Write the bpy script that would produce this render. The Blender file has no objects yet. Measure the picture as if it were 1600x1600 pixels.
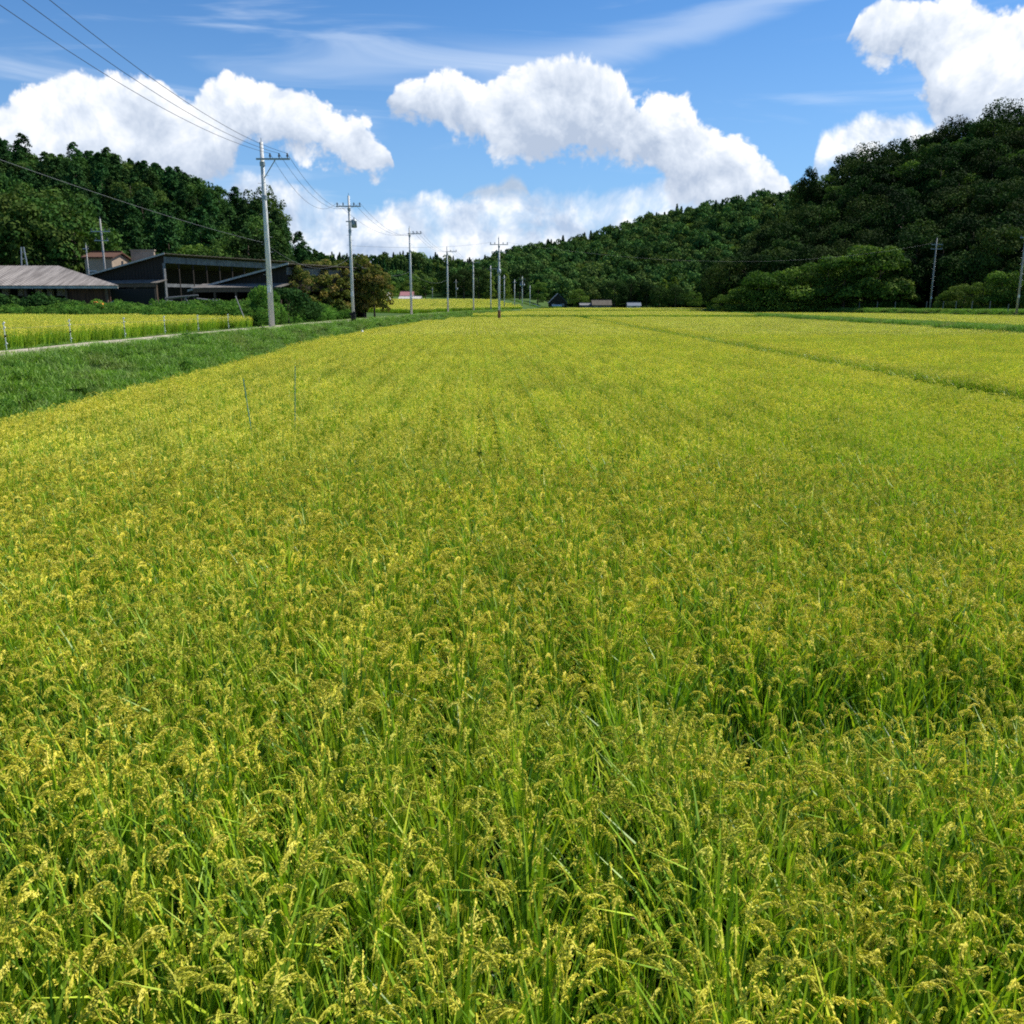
import bpy, math, random
import numpy as np
R = math.radians
SC = bpy.context.scene
COL = SC.collection

# ------------------------------------------------------------------ camera
CAMZ = 2.85
FPX = 1400.0            # focal length in pixels of the 1600 px wide picture
PITCH = math.atan(325.0 / FPX)
cd = bpy.data.cameras.new("camera")
cam = bpy.data.objects.new("camera", cd)
COL.objects.link(cam)
cam.location = (0, 0, CAMZ)
cam.rotation_euler = (R(90) - PITCH, 0, 0)
cd.sensor_width = 36
cd.lens = 36 * FPX / 1600
cd.clip_end = 20000
cd.clip_start = 0.05
SC.camera = cam

# ------------------------------------------------------------------ sun, sky, exposure
SUN_EL, SUN_AZ = R(53), R(60)          # azimuth measured from +Y (view direction) towards +X (right)
sd = bpy.data.lights.new("sun", 'SUN')
sd.energy = 4.9
sd.angle = R(0.53)
sd.color = (1.0, 0.955, 0.87)
sun = bpy.data.objects.new("sun", sd)
COL.objects.link(sun)
sun.location = (30, -20, 60)
sun.rotation_euler = (R(90) - SUN_EL, 0, math.pi - SUN_AZ)
SC.view_settings.view_transform = 'Standard'
SC.view_settings.look = 'None'
SC.view_settings.gamma = 1
SC.view_settings.use_curve_mapping = False
SC.view_settings.exposure = 0.42
SC.render.engine = 'CYCLES'
SC.cycles.max_bounces = 5
SC.cycles.diffuse_bounces = 3
SC.cycles.glossy_bounces = 2
SC.cycles.transmission_bounces = 3
SC.cycles.transparent_max_bounces = 4
SC.cycles.use_denoising = False
SC.cycles.pixel_filter_type = 'BLACKMAN_HARRIS'
SC.cycles.filter_width = 1.9
SC.cycles.use_adaptive_sampling = False
SC.cycles.sample_clamp_indirect = 4.0
SC.render.film_transparent = False


def px_dir(px, py):
    """direction in the world seen at a pixel of the 1600 px photograph"""
    cx, cy = (px - 800) / FPX, (800 - py) / FPX
    c, s = math.cos(PITCH), math.sin(PITCH)
    return np.array([cx, c + cy * s, -s + cy * c])


def at(px, py, Y):
    d = px_dir(px, py)
    return np.array([d[0] * Y / d[1], Y, CAMZ + d[2] * Y / d[1]])


def azel(px, py):
    d = px_dir(px, py)
    return math.atan2(d[0], d[1]), math.asin(d[2] / np.linalg.norm(d))


class NT:
    """tiny helper for node trees"""
    def __init__(s, tree):
        s.t = tree

    def n(s, kind, **kw):
        nd = s.t.nodes.new(kind)
        for k, v in kw.items():
            if k == 'ins':
                for i, val in v.items():
                    if isinstance(val, bpy.types.NodeSocket):
                        s.t.links.new(val, nd.inputs[i])
                    else:
                        nd.inputs[i].default_value = val
            else:
                setattr(nd, k, v)
        return nd

    def m(s, op, a, b=0.0, c=None, clamp=False):
        ins = {0: a, 1: b}
        if c is not None:
            ins[2] = c
        return s.n('ShaderNodeMath', operation=op, use_clamp=clamp, ins=ins).outputs[0]

    def mr(s, v, a, b, c=0.0, d=1.0, it='SMOOTHSTEP'):
        return s.n('ShaderNodeMapRange', interpolation_type=it, ins={0: v, 1: a, 2: b, 3: c, 4: d}).outputs[0]

    def mix(s, f, a, b):
        nd = s.n('ShaderNodeMix', data_type='RGBA')
        for i, val in ((0, f), (6, a), (7, b)):
            if isinstance(val, bpy.types.NodeSocket):
                s.t.links.new(val, nd.inputs[i])
            elif i == 0:
                nd.inputs[i].default_value = val
            else:
                nd.inputs[i].default_value = (*val, 1) if len(val) == 3 else val
        return nd.outputs[2]


def make_world():
    w = bpy.data.worlds.new("World")
    SC.world = w
    w.use_nodes = True
    t = w.node_tree
    t.nodes.clear()
    N = NT(t)
    sky = N.n('ShaderNodeTexSky', sky_type='NISHITA', sun_disc=False, sun_elevation=SUN_EL,
              sun_rotation=SUN_AZ, altitude=400, air_density=1.0, dust_density=0.5, ozone_density=3.0)
    tc = N.n('ShaderNodeTexCoord').outputs['Generated']
    sep = N.n('ShaderNodeSeparateXYZ', ins={0: tc})
    X, Y, Z = sep.outputs
    az = N.m('ARCTAN2', X, Y)
    el = N.m('ARCSINE', Z)
    P = N.n('ShaderNodeCombineXYZ', ins={0: az, 1: el}).outputs[0]

    def vadd(a, b):
        return N.n('ShaderNodeVectorMath', operation='ADD', ins={0: a, 1: b}).outputs[0]

    def vscale(a, k):
        return N.n('ShaderNodeVectorMath', operation='SCALE', ins={0: a, 'Scale': k}).outputs[0]

    def noise(vec, scale, det, rough, dist=0.0, dim='2D'):
        return N.n('ShaderNodeTexNoise', noise_dimensions=dim,
                   ins={'Vector': vec, 'Scale': scale, 'Detail': det, 'Roughness': rough, 'Distortion': dist})

    warp = noise(P, 9.0, 2.0, 0.5)
    wv = N.n('ShaderNodeVectorMath', operation='SUBTRACT', ins={0: warp.outputs['Color'], 1: (0.5, 0.5, 0.5)}).outputs[0]
    Pw = vadd(P, vscale(wv, 0.035))

    def billow(vec):
        v = N.n('ShaderNodeTexVoronoi', voronoi_dimensions='2D', feature='F1', normalize=True,
                ins={'Vector': vec, 'Scale': 24.0, 'Detail': 3.0, 'Roughness': 0.62, 'Lacunarity': 2.2}).outputs['Distance']
        f = noise(vec, 30.0, 6.0, 0.58).outputs['Fac']
        return N.m('ADD', N.m('MULTIPLY', N.m('SUBTRACT', 0.42, v), 1.15), N.m('MULTIPLY', N.m('SUBTRACT', f, 0.5), 1.1))
    b0 = billow(Pw)
    SD = (0.012, 0.020, 0)                       # towards the sun: up and to the right
    b1 = billow(vadd(Pw, SD))
    relief = N.m('SUBTRACT', b0, b1)

    AZ0, AZR, ELR = -0.8, 1.6, 0.5

    def curve(pts, src):
        nd = N.n('ShaderNodeFloatCurve')
        c = nd.mapping.curves[0]
        pp = []
        for px, py in pts:
            a, e = azel(px, py)
            pp.append(((a - AZ0) / AZR, max(0.0, min(1.0, (e + 0.05) / ELR))))
        pp.sort()
        while len(c.points) < len(pp):
            c.points.new(0.5, 0.5)
        for q, p in zip(c.points, pp):
            q.location = p
            q.handle_type = 'VECTOR'
        nd.mapping.update()
        t.links.new(src, nd.inputs['Value'])
        return N.m('SUBTRACT', N.m('MULTIPLY', nd.outputs[0], ELR), 0.05)

    azw = N.m('ADD', az, N.m('MULTIPLY', N.m('SUBTRACT', warp.outputs['Fac'], 0.5), 0.03))
    an = N.m('DIVIDE', N.m('SUBTRACT', azw, AZ0), AZR)

    A_top = [(-330, 260), (-200, 170), (-100, 195), (0, 152), (20, 142), (60, 115), (110, 104), (150, 117), (185, 108), (215, 122),
             (250, 130), (275, 155), (292, 158), (305, 133), (345, 116), (385, 123), (430, 124), (470, 136), (490, 148),
             (502, 172), (540, 182), (570, 178), (590, 212), (608, 236), (613, 252), (640, 450), (1270, 450),
             (1318, 60), (1332, 16), (1380, -14), (1440, 2), (1462, 14), (1500, -15), (1535, 8), (1570, 14), (1600, 22), (1640, 20), (1700, 0), (1900, -60)]
    A_bot = [(-330, 260), (-200, 330), (0, 330), (300, 305), (340, 280), (365, 245), (378, 207), (400, 202), (450, 222), (500, 240), (550, 253),
             (590, 258), (613, 252), (640, 0), (1270, -200), (1318, 50), (1336, 62), (1400, 92),
             (1440, 112), (1452, 150), (1470, 185), (1500, 212), (1550, 200), (1600, 180), (1700, 190), (1900, 100)]
    D_top = [(500, 450), (598, 190), (614, 145), (628, 130), (655, 124), (690, 110), (715, 114), (745, 132), (790, 116), (840, 94), (870, 97), (900, 90),
             (935, 94), (975, 117), (990, 150), (1005, 165), (1040, 147), (1080, 152), (1100, 182), (1140, 207), (1180, 227),
             (1210, 242), (1238, 272), (1246, 292), (1290, 450)]
    D_bot = [(500, 0), (598, 130), (614, 160), (640, 178), (690, 190), (750, 214), (790, 234), (830, 242), (880, 228), (930, 232),
             (980, 238), (1010, 248), (1030, 272), (1050, 312), (1236, 322), (1246, 292), (1290, 0)]
    B_top = [(-300, 360), (0, 350), (335, 300), (360, 272), (390, 266), (420, 276), (450, 286), (490, 292), (520, 312), (560, 332), (590, 322),
             (620, 306), (660, 301), (700, 306), (760, 302), (800, 299), (840, 291), (880, 301), (920, 299), (960, 291), (1000, 286),
             (1035, 264), (1060, 272), (1200, 300), (1252, 340), (1268, 300), (1285, 218), (1310, 200), (1350, 178), (1400, 172), (1450, 182), (1480, 200),
             (1600, 230), (1800, 250)]
    C_top = [(700, 420), (722, 300), (745, 290), (785, 284), (800, 270), (815, 278), (824, 300), (850, 420)]
    C_bot = [(700, 304), (850, 306)]
    at_, ab_, dt_, db_, bt_, ct_, cb_ = [curve(p, an) for p in (A_top, A_bot, D_top, D_bot, B_top, C_top, C_bot)]

    def layer(top, bot, amp, soft, el_, sb=0.012):
        dt = N.m('SUBTRACT', top, el_)
        db = N.m('SUBTRACT', el_, bot)
        d = N.m('MINIMUM', dt, N.m('ADD', N.m('MULTIPLY', db, 0.55), 0.004))
        dd = N.m('ADD', d, N.m('MULTIPLY', b0, amp))
        return N.mr(dd, 0.0, soft), dt, db
    mA, dtA, dbA = layer(at_, ab_, 0.024, 0.008, el)
    mD, dtD, dbD = layer(dt_, db_, 0.024, 0.008, el)
    flat = N.m('SUBTRACT', 0.0, 0.3)
    mB, dtB, dbB = layer(bt_, flat, 0.020, 0.014, el)
    mC, dtC, dbC = layer(ct_, cb_, 0.007, 0.009, el)

    # brightness: high near the sunlit tops, greyer towards the bases
    big = noise(Pw, 8.0, 3.0, 0.6).outputs['Fac']
    shade = N.m('ADD', N.m('MULTIPLY', relief, 0.75), N.m('MULTIPLY', N.m('SUBTRACT', big, 0.5), 1.15))

    def lit(dtop, dbot):
        thick = N.m('MAXIMUM', N.m('ADD', dtop, dbot), 0.02)
        t_ = N.m('DIVIDE', dbot, thick, clamp=True)
        return N.m('ADD', N.m('ADD', N.m('MULTIPLY', t_, 0.85), 0.10), shade, clamp=True)

    def ramp3(f, a, b, c):
        return N.mix(N.mr(f, 0.55, 1.0, it='LINEAR'), N.mix(N.mr(f, 0.0, 0.55, it='LINEAR'), a, b), c)
    cA = ((0.37, 0.44, 0.56), (0.60, 0.655, 0.74), (0.85, 0.85, 0.86))
    colA = ramp3(lit(dtA, dbA), *cA)
    colD = ramp3(lit(dtD, dbD), *cA)
    litB = N.m('ADD', 0.50, N.m('MULTIPLY', shade, 1.5), clamp=True)
    colB = ramp3(litB, (0.36, 0.45, 0.60), (0.55, 0.625, 0.735), (0.82, 0.83, 0.85))
    colC = N.mix(N.m('ADD', 0.15, relief), (0.34, 0.43, 0.56), (0.55, 0.62, 0.71))
    # holes of blue in the low bank
    hole = noise(vadd(Pw, (3.1, 1.7, 0)), 13.0, 5.0, 0.6).outputs['Fac']
    mB2 = N.m('MULTIPLY', mB, N.mr(hole, 0.30, 0.52, 0.45, 1.0))
    # thin high cirrus, combed sideways
    slant = N.n('ShaderNodeMapping', ins={'Vector': P, 'Rotation': (0, 0, R(-9)), 'Scale': (1.6, 13.0, 1)}).outputs[0]
    ci = noise(slant, 1.9, 5.0, 0.55, 0.6).outputs['Fac']
    cim = N.m('MULTIPLY', N.mr(ci, 0.52, 0.82), 0.42)
    # the bright streak over the middle of the sky
    a0, e0 = azel(650, 62)
    a1, e1 = azel(1280, 22)
    am, em = azel(1000, 70)
    u = N.m('SUBTRACT', az, am)
    cen = N.m('ADD', N.m('MULTIPLY', N.m('MULTIPLY', u, u), 0.62), N.m('ADD', em, N.m('MULTIPLY', u, 0.12)))
    dist = N.m('ABSOLUTE', N.m('SUBTRACT', N.m('ADD', el, N.m('MULTIPLY', N.m('SUBTRACT', ci, 0.5), 0.035)), cen))
    st = N.m('MULTIPLY', N.mr(dist, 0.0, 0.020, 1.0, 0.0), N.m('MULTIPLY', N.mr(az, a0 - 0.05, am, 0.0, 1.0), N.mr(az, a1, a1 + 0.1, 1.0, 0.0)))
    cim = N.m('ADD', cim, N.m('MULTIPLY', st, 0.34), clamp=True)
    haze = N.mr(el, 0.0, 0.34, 0.55, 0.0)

    s_sky = 0.080
    tint = N.n('ShaderNodeVectorMath', operation='MULTIPLY', ins={0: sky.outputs[0], 1: (0.50, 0.88, 1.22)}).outputs[0]
    bg_sky = N.n('ShaderNodeBackground', ins={0: tint, 1: s_sky})
    col = N.mix(0.0, (1, 1, 1), (1, 1, 1))

    def over(sh, mask, color, strength=1.0):
        bg = N.n('ShaderNodeBackground', ins={1: strength})
        if isinstance(color, bpy.types.NodeSocket):
            t.links.new(color, bg.inputs[0])
        else:
            bg.inputs[0].default_value = (*color, 1)
        mx = N.n('ShaderNodeMixShader', ins={1: sh, 2: bg.outputs[0]})
        if isinstance(mask, bpy.types.NodeSocket):
            t.links.new(mask, mx.inputs[0])
        else:
            mx.inputs[0].default_value = mask
        return mx.outputs[0]
    s = over(bg_sky.outputs[0], haze, (0.29, 0.46, 0.70))
    s = over(s, cim, (0.62, 0.70, 0.81))
    s = over(s, mB2, colB)
    s = over(s, mC, colC)
    s = over(s, mD, colD)
    s = over(s, mA, colA)
    out = N.n('ShaderNodeOutputWorld')
    t.links.new(s, out.inputs[0])
    w.cycles.sampling_method = 'MANUAL'
    w.cycles.sample_map_resolution = 512


make_world()

# ------------------------------------------------------------------ helpers
ASSETS = {}
rng = np.random.default_rng(7)
random.seed(7)


def tag(o, label=None, cat=None, group=None, kind=None):
    if label:
        o['label'] = label
    if cat:
        o['category'] = cat
    if group:
        o['group'] = group
    if kind:
        o['kind'] = kind
    return o


class MB:
    """collects polygons, built as one mesh"""
    def __init__(s):
        s.v, s.f, s.mi = [], [], []

    def poly(s, pts, faces, mi=0):
        b = len(s.v)
        s.v += [tuple(float(c) for c in p) for p in pts]
        s.f += [tuple(b + i for i in f) for f in faces]
        s.mi += [mi] * len(faces)

    def hexa(s, p, mi=0):
        """8 corners: bottom ring 0-3, top ring 4-7"""
        s.poly(p, [(3, 2, 1, 0), (4, 5, 6, 7), (0, 1, 5, 4), (1, 2, 6, 5), (2, 3, 7, 6), (3, 0, 4, 7)], mi)

    def box(s, x0, x1, y0, y1, z0, z1, F=None, mi=0):
        p = [(x0, y0, z0), (x1, y0, z0), (x1, y1, z0), (x0, y1, z0), (x0, y0, z1), (x1, y0, z1), (x1, y1, z1), (x0, y1, z1)]
        if F:
            p = [F(*q) for q in p]
        s.hexa(p, mi)

    def tube(s, pts, radii, n=8, mi=0, cap=True):
        pts = [np.array(p, float) for p in pts]
        if not hasattr(radii, '__len__'):
            radii = [radii] * len(pts)
        b = len(s.v)
        for i, p in enumerate(pts):
            d = pts[min(i + 1, len(pts) - 1)] - pts[max(i - 1, 0)]
            d = d / (np.linalg.norm(d) + 1e-9)
            a = np.cross(d, (0, 0, 1)) if abs(d[2]) < 0.95 else np.cross(d, (1, 0, 0))
            a /= np.linalg.norm(a)
            c = np.cross(d, a)
            for k in range(n):
                t = 2 * math.pi * k / n
                s.v.append(tuple(p + radii[i] * (a * math.cos(t) + c * math.sin(t))))
        for i in range(len(pts) - 1):
            for k in range(n):
                s.f.append((b + i * n + k, b + i * n + (k + 1) % n, b + (i + 1) * n + (k + 1) % n, b + (i + 1) * n + k))
                s.mi.append(mi)
        if cap:
            s.f.append(tuple(b + k for k in range(n))[::-1])
            s.f.append(tuple(b + (len(pts) - 1) * n + k for k in range(n)))
            s.mi += [mi, mi]

    def build(s, name, mats, parent=None, loc=(0, 0, 0), smooth=False, col=None):
        me = bpy.data.meshes.new(name)
        me.from_pydata(s.v, [], s.f)
        for m in (mats if isinstance(mats, (list, tuple)) else [mats]):
            me.materials.append(m)
        me.polygons.foreach_set('material_index', s.mi)
        if smooth:
            me.polygons.foreach_set('use_smooth', [True] * len(s.f))
        me.update()
        o = bpy.data.objects.new(name, me)
        (col or COL).objects.link(o)
        o.parent = parent
        o.location = loc
        return o


def quad_mesh(name, V, mi=None, tint=None, mats=()):
    """V (n,4,3) free quads -> mesh"""
    n = len(V)
    me = bpy.data.meshes.new(name)
    me.vertices.add(4 * n)
    me.vertices.foreach_set('co', np.ascontiguousarray(V, dtype=np.float32).ravel())
    me.loops.add(4 * n)
    me.loops.foreach_set('vertex_index', np.arange(4 * n, dtype=np.int32))
    me.polygons.add(n)
    me.polygons.foreach_set('loop_start', np.arange(n, dtype=np.int32) * 4)
    if mi is not None:
        me.polygons.foreach_set('material_index', np.asarray(mi, dtype=np.int32))
    if tint is not None:
        a = me.attributes.new('tint', 'FLOAT', 'FACE')
        a.data.foreach_set('value', np.asarray(tint, dtype=np.float32))
    for m in mats:
        me.materials.append(m)
    me.update()
    me.validate()
    return me


def grid_mesh(name, xs, ys, Z, mats, X=None, Y=None):
    nx, ny = len(xs), len(ys)
    if X is None:
        X, Y = np.meshgrid(xs, ys)
    V = np.stack([X, Y, Z], -1).reshape(-1, 3)
    i = np.arange(ny - 1)[:, None] * nx + np.arange(nx - 1)[None]
    F = np.stack([i, i + 1, i + nx + 1, i + nx], -1).reshape(-1, 4)
    me = bpy.data.meshes.new(name)
    me.vertices.add(len(V))
    me.vertices.foreach_set('co', V.astype(np.float32).ravel())
    me.loops.add(F.size)
    me.loops.foreach_set('vertex_index', F.astype(np.int32).ravel())
    me.polygons.add(len(F))
    me.polygons.foreach_set('loop_start', np.arange(len(F), dtype=np.int32) * 4)
    me.polygons.foreach_set('use_smooth', np.ones(len(F), dtype=bool))
    for m in mats:
        me.materials.append(m)
    me.update()
    o = bpy.data.objects.new(name, me)
    COL.objects.link(o)
    return o


def empty(name, loc, rz=0.0):
    o = bpy.data.objects.new(name, None)
    o.empty_display_size = 0.3
    COL.objects.link(o)
    o.location = loc
    o.rotation_euler = (0, 0, rz)
    return o


def kids(o):
    return [c for c in o.children]


def copy_tree(o, parent=None):
    c = o.copy()
    COL.objects.link(c)
    c.parent = parent
    for ch in kids(o):
        copy_tree(ch, c)
    return c


# ------------------------------------------------------------------ materials
def mat(name, color, rough=0.8, spec=0.3, var=0.0, vscale=3.0, metal=0.0, color2=None, streak=None, bump=0.0):
    m = bpy.data.materials.new(name)
    m.use_nodes = True
    t = m.node_tree
    t.nodes.clear()
    N = NT(t)
    bs = N.n('ShaderNodeBsdfPrincipled', ins={'Roughness': rough, 'Specular IOR Level': spec, 'Metallic': metal})
    out = N.n('ShaderNodeOutputMaterial')
    t.links.new(bs.outputs[0], out.inputs[0])
    if var or color2:
        tc = N.n('ShaderNodeTexCoord').outputs['Object']
        if streak:
            tc = N.n('ShaderNodeMapping', ins={'Vector': tc, 'Scale': streak}).outputs[0]
        nz = N.n('ShaderNodeTexNoise', ins={'Vector': tc, 'Scale': vscale, 'Detail': 6.0, 'Roughness': 0.65}).outputs['Fac']
        c2 = color2 or tuple(c * (1 - var) for c in color)
        c1 = color if color2 else tuple(min(1, c * (1 + var)) for c in color)
        f = N.mr(nz, 0.32, 0.68)
        t.links.new(N.mix(f, c1, c2), bs.inputs['Base Color'])
        if bump:
            b = N.n('ShaderNodeBump', ins={'Strength': bump, 'Height': nz})
            t.links.new(b.outputs[0], bs.inputs['Normal'])
    else:
        bs.inputs['Base Color'].default_value = (*color, 1)
    return m


def leaf_mat(name, lo, mid, hi, trans=0.3, objvar=0.0, patch=None, rough=0.55, spec=0.25, objhue=None, tcol=(1.1, 1.25, 0.55)):
    """foliage: colour from the face attribute 'tint'; patch=(scale,color,lo,hi) drifts plants of a region to another colour"""
    m = bpy.data.materials.new(name)
    m.use_nodes = True
    t = m.node_tree
    t.nodes.clear()
    N = NT(t)
    at_ = N.n('ShaderNodeAttribute', attribute_name='tint').outputs['Fac']
    c = N.mix(N.mr(at_, 0.0, 0.5, it='LINEAR'), lo, mid)
    c = N.mix(N.mr(at_, 0.5, 1.0, it='LINEAR'), c, hi)
    if patch:
        pos = N.n('ShaderNodeNewGeometry').outputs['Position']
        for (sc, pc, a, b, amt, off, stretch) in patch:
            pv = N.n('ShaderNodeMapping', ins={'Vector': pos, 'Location': off, 'Scale': stretch}).outputs[0]
            nz = N.n('ShaderNodeTexNoise', ins={'Vector': pv, 'Scale': sc, 'Detail': 3.0, 'Roughness': 0.55}).outputs['Fac']
            c = N.mix(N.m('MULTIPLY', N.mr(nz, a, b), amt), c, pc)
    oi = N.n('ShaderNodeObjectInfo').outputs['Random']
    if objhue:
        c = N.mix(N.m('MULTIPLY', N.m('POWER', oi, 2.0), 0.75), c, objhue)
    if objvar:
        r2 = N.m('FRACT', N.m('MULTIPLY', oi, 7.31))
        k = N.mr(r2, 0.0, 1.0, 1 - objvar, 1 + objvar, it='LINEAR')
        c = N.n('ShaderNodeVectorMath', operation='SCALE', ins={0: c, 'Scale': k}).outputs[0]
    bs = N.n('ShaderNodeBsdfPrincipled', ins={'Roughness': rough, 'Specular IOR Level': spec})
    t.links.new(c, bs.inputs['Base Color'])
    tc = N.n('ShaderNodeVectorMath', operation='MULTIPLY', ins={0: c, 1: tcol}).outputs[0]
    tr = N.n('ShaderNodeBsdfTranslucent')
    t.links.new(tc, tr.inputs[0])
    mx = N.n('ShaderNodeMixShader', ins={0: trans, 1: bs.outputs[0], 2: tr.outputs[0]})
    out = N.n('ShaderNodeOutputMaterial')
    t.links.new(mx.outputs[0], out.inputs[0])
    return m


GREENPATCH = [(0.16, (0.085, 0.19, 0.028), 0.50, 0.66, 0.75, (3.0, 1.0, 0), (1.0, 1.5, 1)),
              (1.3, (0.10, 0.20, 0.03), 0.50, 0.72, 0.45, (9.0, 2.0, 0), (1, 1, 1))]
M = {}
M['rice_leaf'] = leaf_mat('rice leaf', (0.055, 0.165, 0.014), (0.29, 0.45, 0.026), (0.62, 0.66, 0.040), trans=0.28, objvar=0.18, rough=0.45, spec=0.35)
M['rice_grain'] = leaf_mat('rice grain', (0.42, 0.39, 0.045), (0.80, 0.70, 0.080), (0.95, 0.80, 0.16), trans=0.25, objvar=0.12, patch=[(1.3, (0.34, 0.42, 0.04), 0.5, 0.72, 0.4, (9.0, 2.0, 0), (1, 1, 1)), (0.16, (0.34, 0.41, 0.04), 0.5, 0.66, 0.4, (3.0, 1.0, 0), (1, 1.5, 1))], rough=0.6)
M['rice_dead'] = leaf_mat('withered rice leaf', (0.20, 0.14, 0.06), (0.30, 0.22, 0.09), (0.4, 0.3, 0.12), trans=0.15, objvar=0.25)
M['grass'] = leaf_mat('verge grass', (0.07, 0.16, 0.018), (0.175, 0.33, 0.04), (0.33, 0.46, 0.09), trans=0.3, objvar=0.25,
                      patch=[(0.45, (0.30, 0.28, 0.11), 0.50, 0.72, 0.7, (5, 2, 0), (1, 1, 1)), (1.6, (0.06, 0.15, 0.02), 0.52, 0.7, 0.7, (1, 7, 0), (1, 1, 1))])
M['dyke'] = leaf_mat('dyke grass', (0.02, 0.03, 0.008), (0.045, 0.06, 0.012), (0.09, 0.09, 0.022), trans=0.1, objvar=0.2)  # grass darkened to carry the shade in the gap between the paddies
M['weed'] = leaf_mat('weed leaf', (0.05, 0.13, 0.022), (0.10, 0.22, 0.034), (0.18, 0.31, 0.05), trans=0.25, objvar=0.25, rough=0.9, spec=0.08)
M['hedge'] = leaf_mat('hedge leaf', (0.012, 0.04, 0.01), (0.028, 0.075, 0.016), (0.05, 0.11, 0.022), trans=0.15, objvar=0.2, rough=0.9, spec=0.06)
M['conifer'] = leaf_mat('cedar needles', (0.020, 0.062, 0.018), (0.032, 0.092, 0.024), (0.052, 0.130, 0.032), trans=0.12, objvar=0.3, objhue=(0.05, 0.08, 0.018), rough=0.9, spec=0.06)
M['broad'] = leaf_mat('broadleaf', (0.004, 0.015, 0.004), (0.012, 0.038, 0.008), (0.050, 0.105, 0.018), trans=0.10, objvar=0.35, objhue=(0.06, 0.085, 0.018), rough=0.9, spec=0.06)  # shade of the right hill is put into this darker leaf colour
M['broad_left'] = leaf_mat('broadleaf lit', (0.018, 0.055, 0.012), (0.042, 0.105, 0.02), (0.09, 0.165, 0.032), trans=0.15, objvar=0.30, objhue=(0.09, 0.12, 0.024), rough=0.9, spec=0.06)  # brighter copy of the broadleaf, the lit left slope put into its colour
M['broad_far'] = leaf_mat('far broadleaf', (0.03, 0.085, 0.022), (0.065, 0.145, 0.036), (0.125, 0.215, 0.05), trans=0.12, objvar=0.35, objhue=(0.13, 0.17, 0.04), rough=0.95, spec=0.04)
M['broad_light'] = leaf_mat('light broadleaf', (0.022, 0.06, 0.010), (0.08, 0.16, 0.024), (0.22, 0.31, 0.05), trans=0.2, objvar=0.18, objhue=(0.13, 0.17, 0.03), rough=0.9, spec=0.08)
M['bamboo'] = leaf_mat('bamboo leaf', (0.08, 0.14, 0.02), (0.15, 0.22, 0.03), (0.26, 0.32, 0.05), trans=0.25, objvar=0.2, rough=0.9, spec=0.08)
M['pale'] = leaf_mat('flowering crown', (0.05, 0.09, 0.02), (0.11, 0.16, 0.04), (0.30, 0.31, 0.15), trans=0.2, objvar=0.2, rough=0.9, spec=0.08)
M['rusty'] = leaf_mat('browning leaf', (0.05, 0.085, 0.016), (0.13, 0.14, 0.03), (0.27, 0.19, 0.06), trans=0.25, objvar=0.2, rough=0.9, spec=0.08)
M['bark'] = mat('bark', (0.09, 0.065, 0.045), var=0.4, vscale=6)
M['soil'] = mat('paddy soil', (0.045, 0.05, 0.022), var=0.4, vscale=1.2, rough=0.95, spec=0.1)
M['ground'] = mat('ground turf', (0.055, 0.10, 0.022), var=0.4, vscale=0.7, rough=0.95, spec=0.1, bump=0.3)
M['forest'] = mat('forest floor', (0.016, 0.035, 0.010), var=0.3, vscale=0.3, rough=1, spec=0.0)
M['track'] = mat('gravel track', (0.40, 0.35, 0.27), var=0.28, vscale=2.5, rough=0.95, spec=0.1, bump=0.4)
M['concrete'] = mat('pole concrete', (0.60, 0.60, 0.58), var=0.14, vscale=2.0, streak=(1, 1, 0.12))
M['concrete_dark'] = mat('weathered pole concrete', (0.30, 0.29, 0.27), var=0.2, vscale=2.0, streak=(1, 1, 0.12))
M['steel'] = mat('galvanised steel', (0.33, 0.36, 0.38), rough=0.5, metal=0.4, var=0.1)
M['porcelain'] = mat('insulator porcelain', (0.10, 0.10, 0.11), rough=0.3)
M['white'] = mat('white paint', (0.78, 0.78, 0.76), var=0.05, rough=0.5)
M['black'] = mat('black rubber', (0.012, 0.012, 0.013), rough=0.6)
M['wire'] = mat('power cable', (0.03, 0.03, 0.035), rough=0.6)
M['cable'] = mat('grey cable', (0.12, 0.13, 0.13), rough=0.6)
M['roof'] = mat('corrugated grey roof sheet', (0.36, 0.315, 0.275), color2=(0.17, 0.145, 0.125), vscale=0.9, streak=(3.0, 0.25, 0.6), rough=0.75)
M['roof_dark'] = mat('old slate sheet', (0.13, 0.115, 0.09), color2=(0.075, 0.06, 0.045), vscale=1.5, rough=0.9)
M['roof_pale'] = mat('pale tin roof', (0.50, 0.47, 0.43), color2=(0.33, 0.305, 0.28), vscale=1.4, streak=(2, 0.4, 1), rough=0.6)
M['canopy'] = mat('old canopy sheet', (0.19, 0.17, 0.145), color2=(0.11, 0.095, 0.08), vscale=2.0, rough=0.9)
M['gable'] = mat('dark barn boards', (0.045, 0.035, 0.027), color2=(0.024, 0.018, 0.013), vscale=2.0, streak=(6, 6, 0.4), rough=0.9)  # barn boards, colour also deepened for the shade inside
M['fascia'] = mat('weathered fascia', (0.22, 0.22, 0.22), color2=(0.12, 0.12, 0.12), vscale=2.5, rough=0.8)
M['wood'] = mat('barn timber', (0.17, 0.115, 0.075), color2=(0.09, 0.058, 0.04), vscale=2.5, streak=(4, 4, 0.5), rough=0.85)
M['brown'] = mat('rusty brown boards', (0.135, 0.062, 0.036), color2=(0.06, 0.03, 0.02), vscale=2, streak=(4, 4, 0.5), rough=0.9)
M['tan'] = mat('tan plaster', (0.34, 0.26, 0.19), var=0.15, vscale=1.0)
M['plastic'] = mat('white sheeting', (0.62, 0.66, 0.64), var=0.2, vscale=2.0, rough=0.4)
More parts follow.
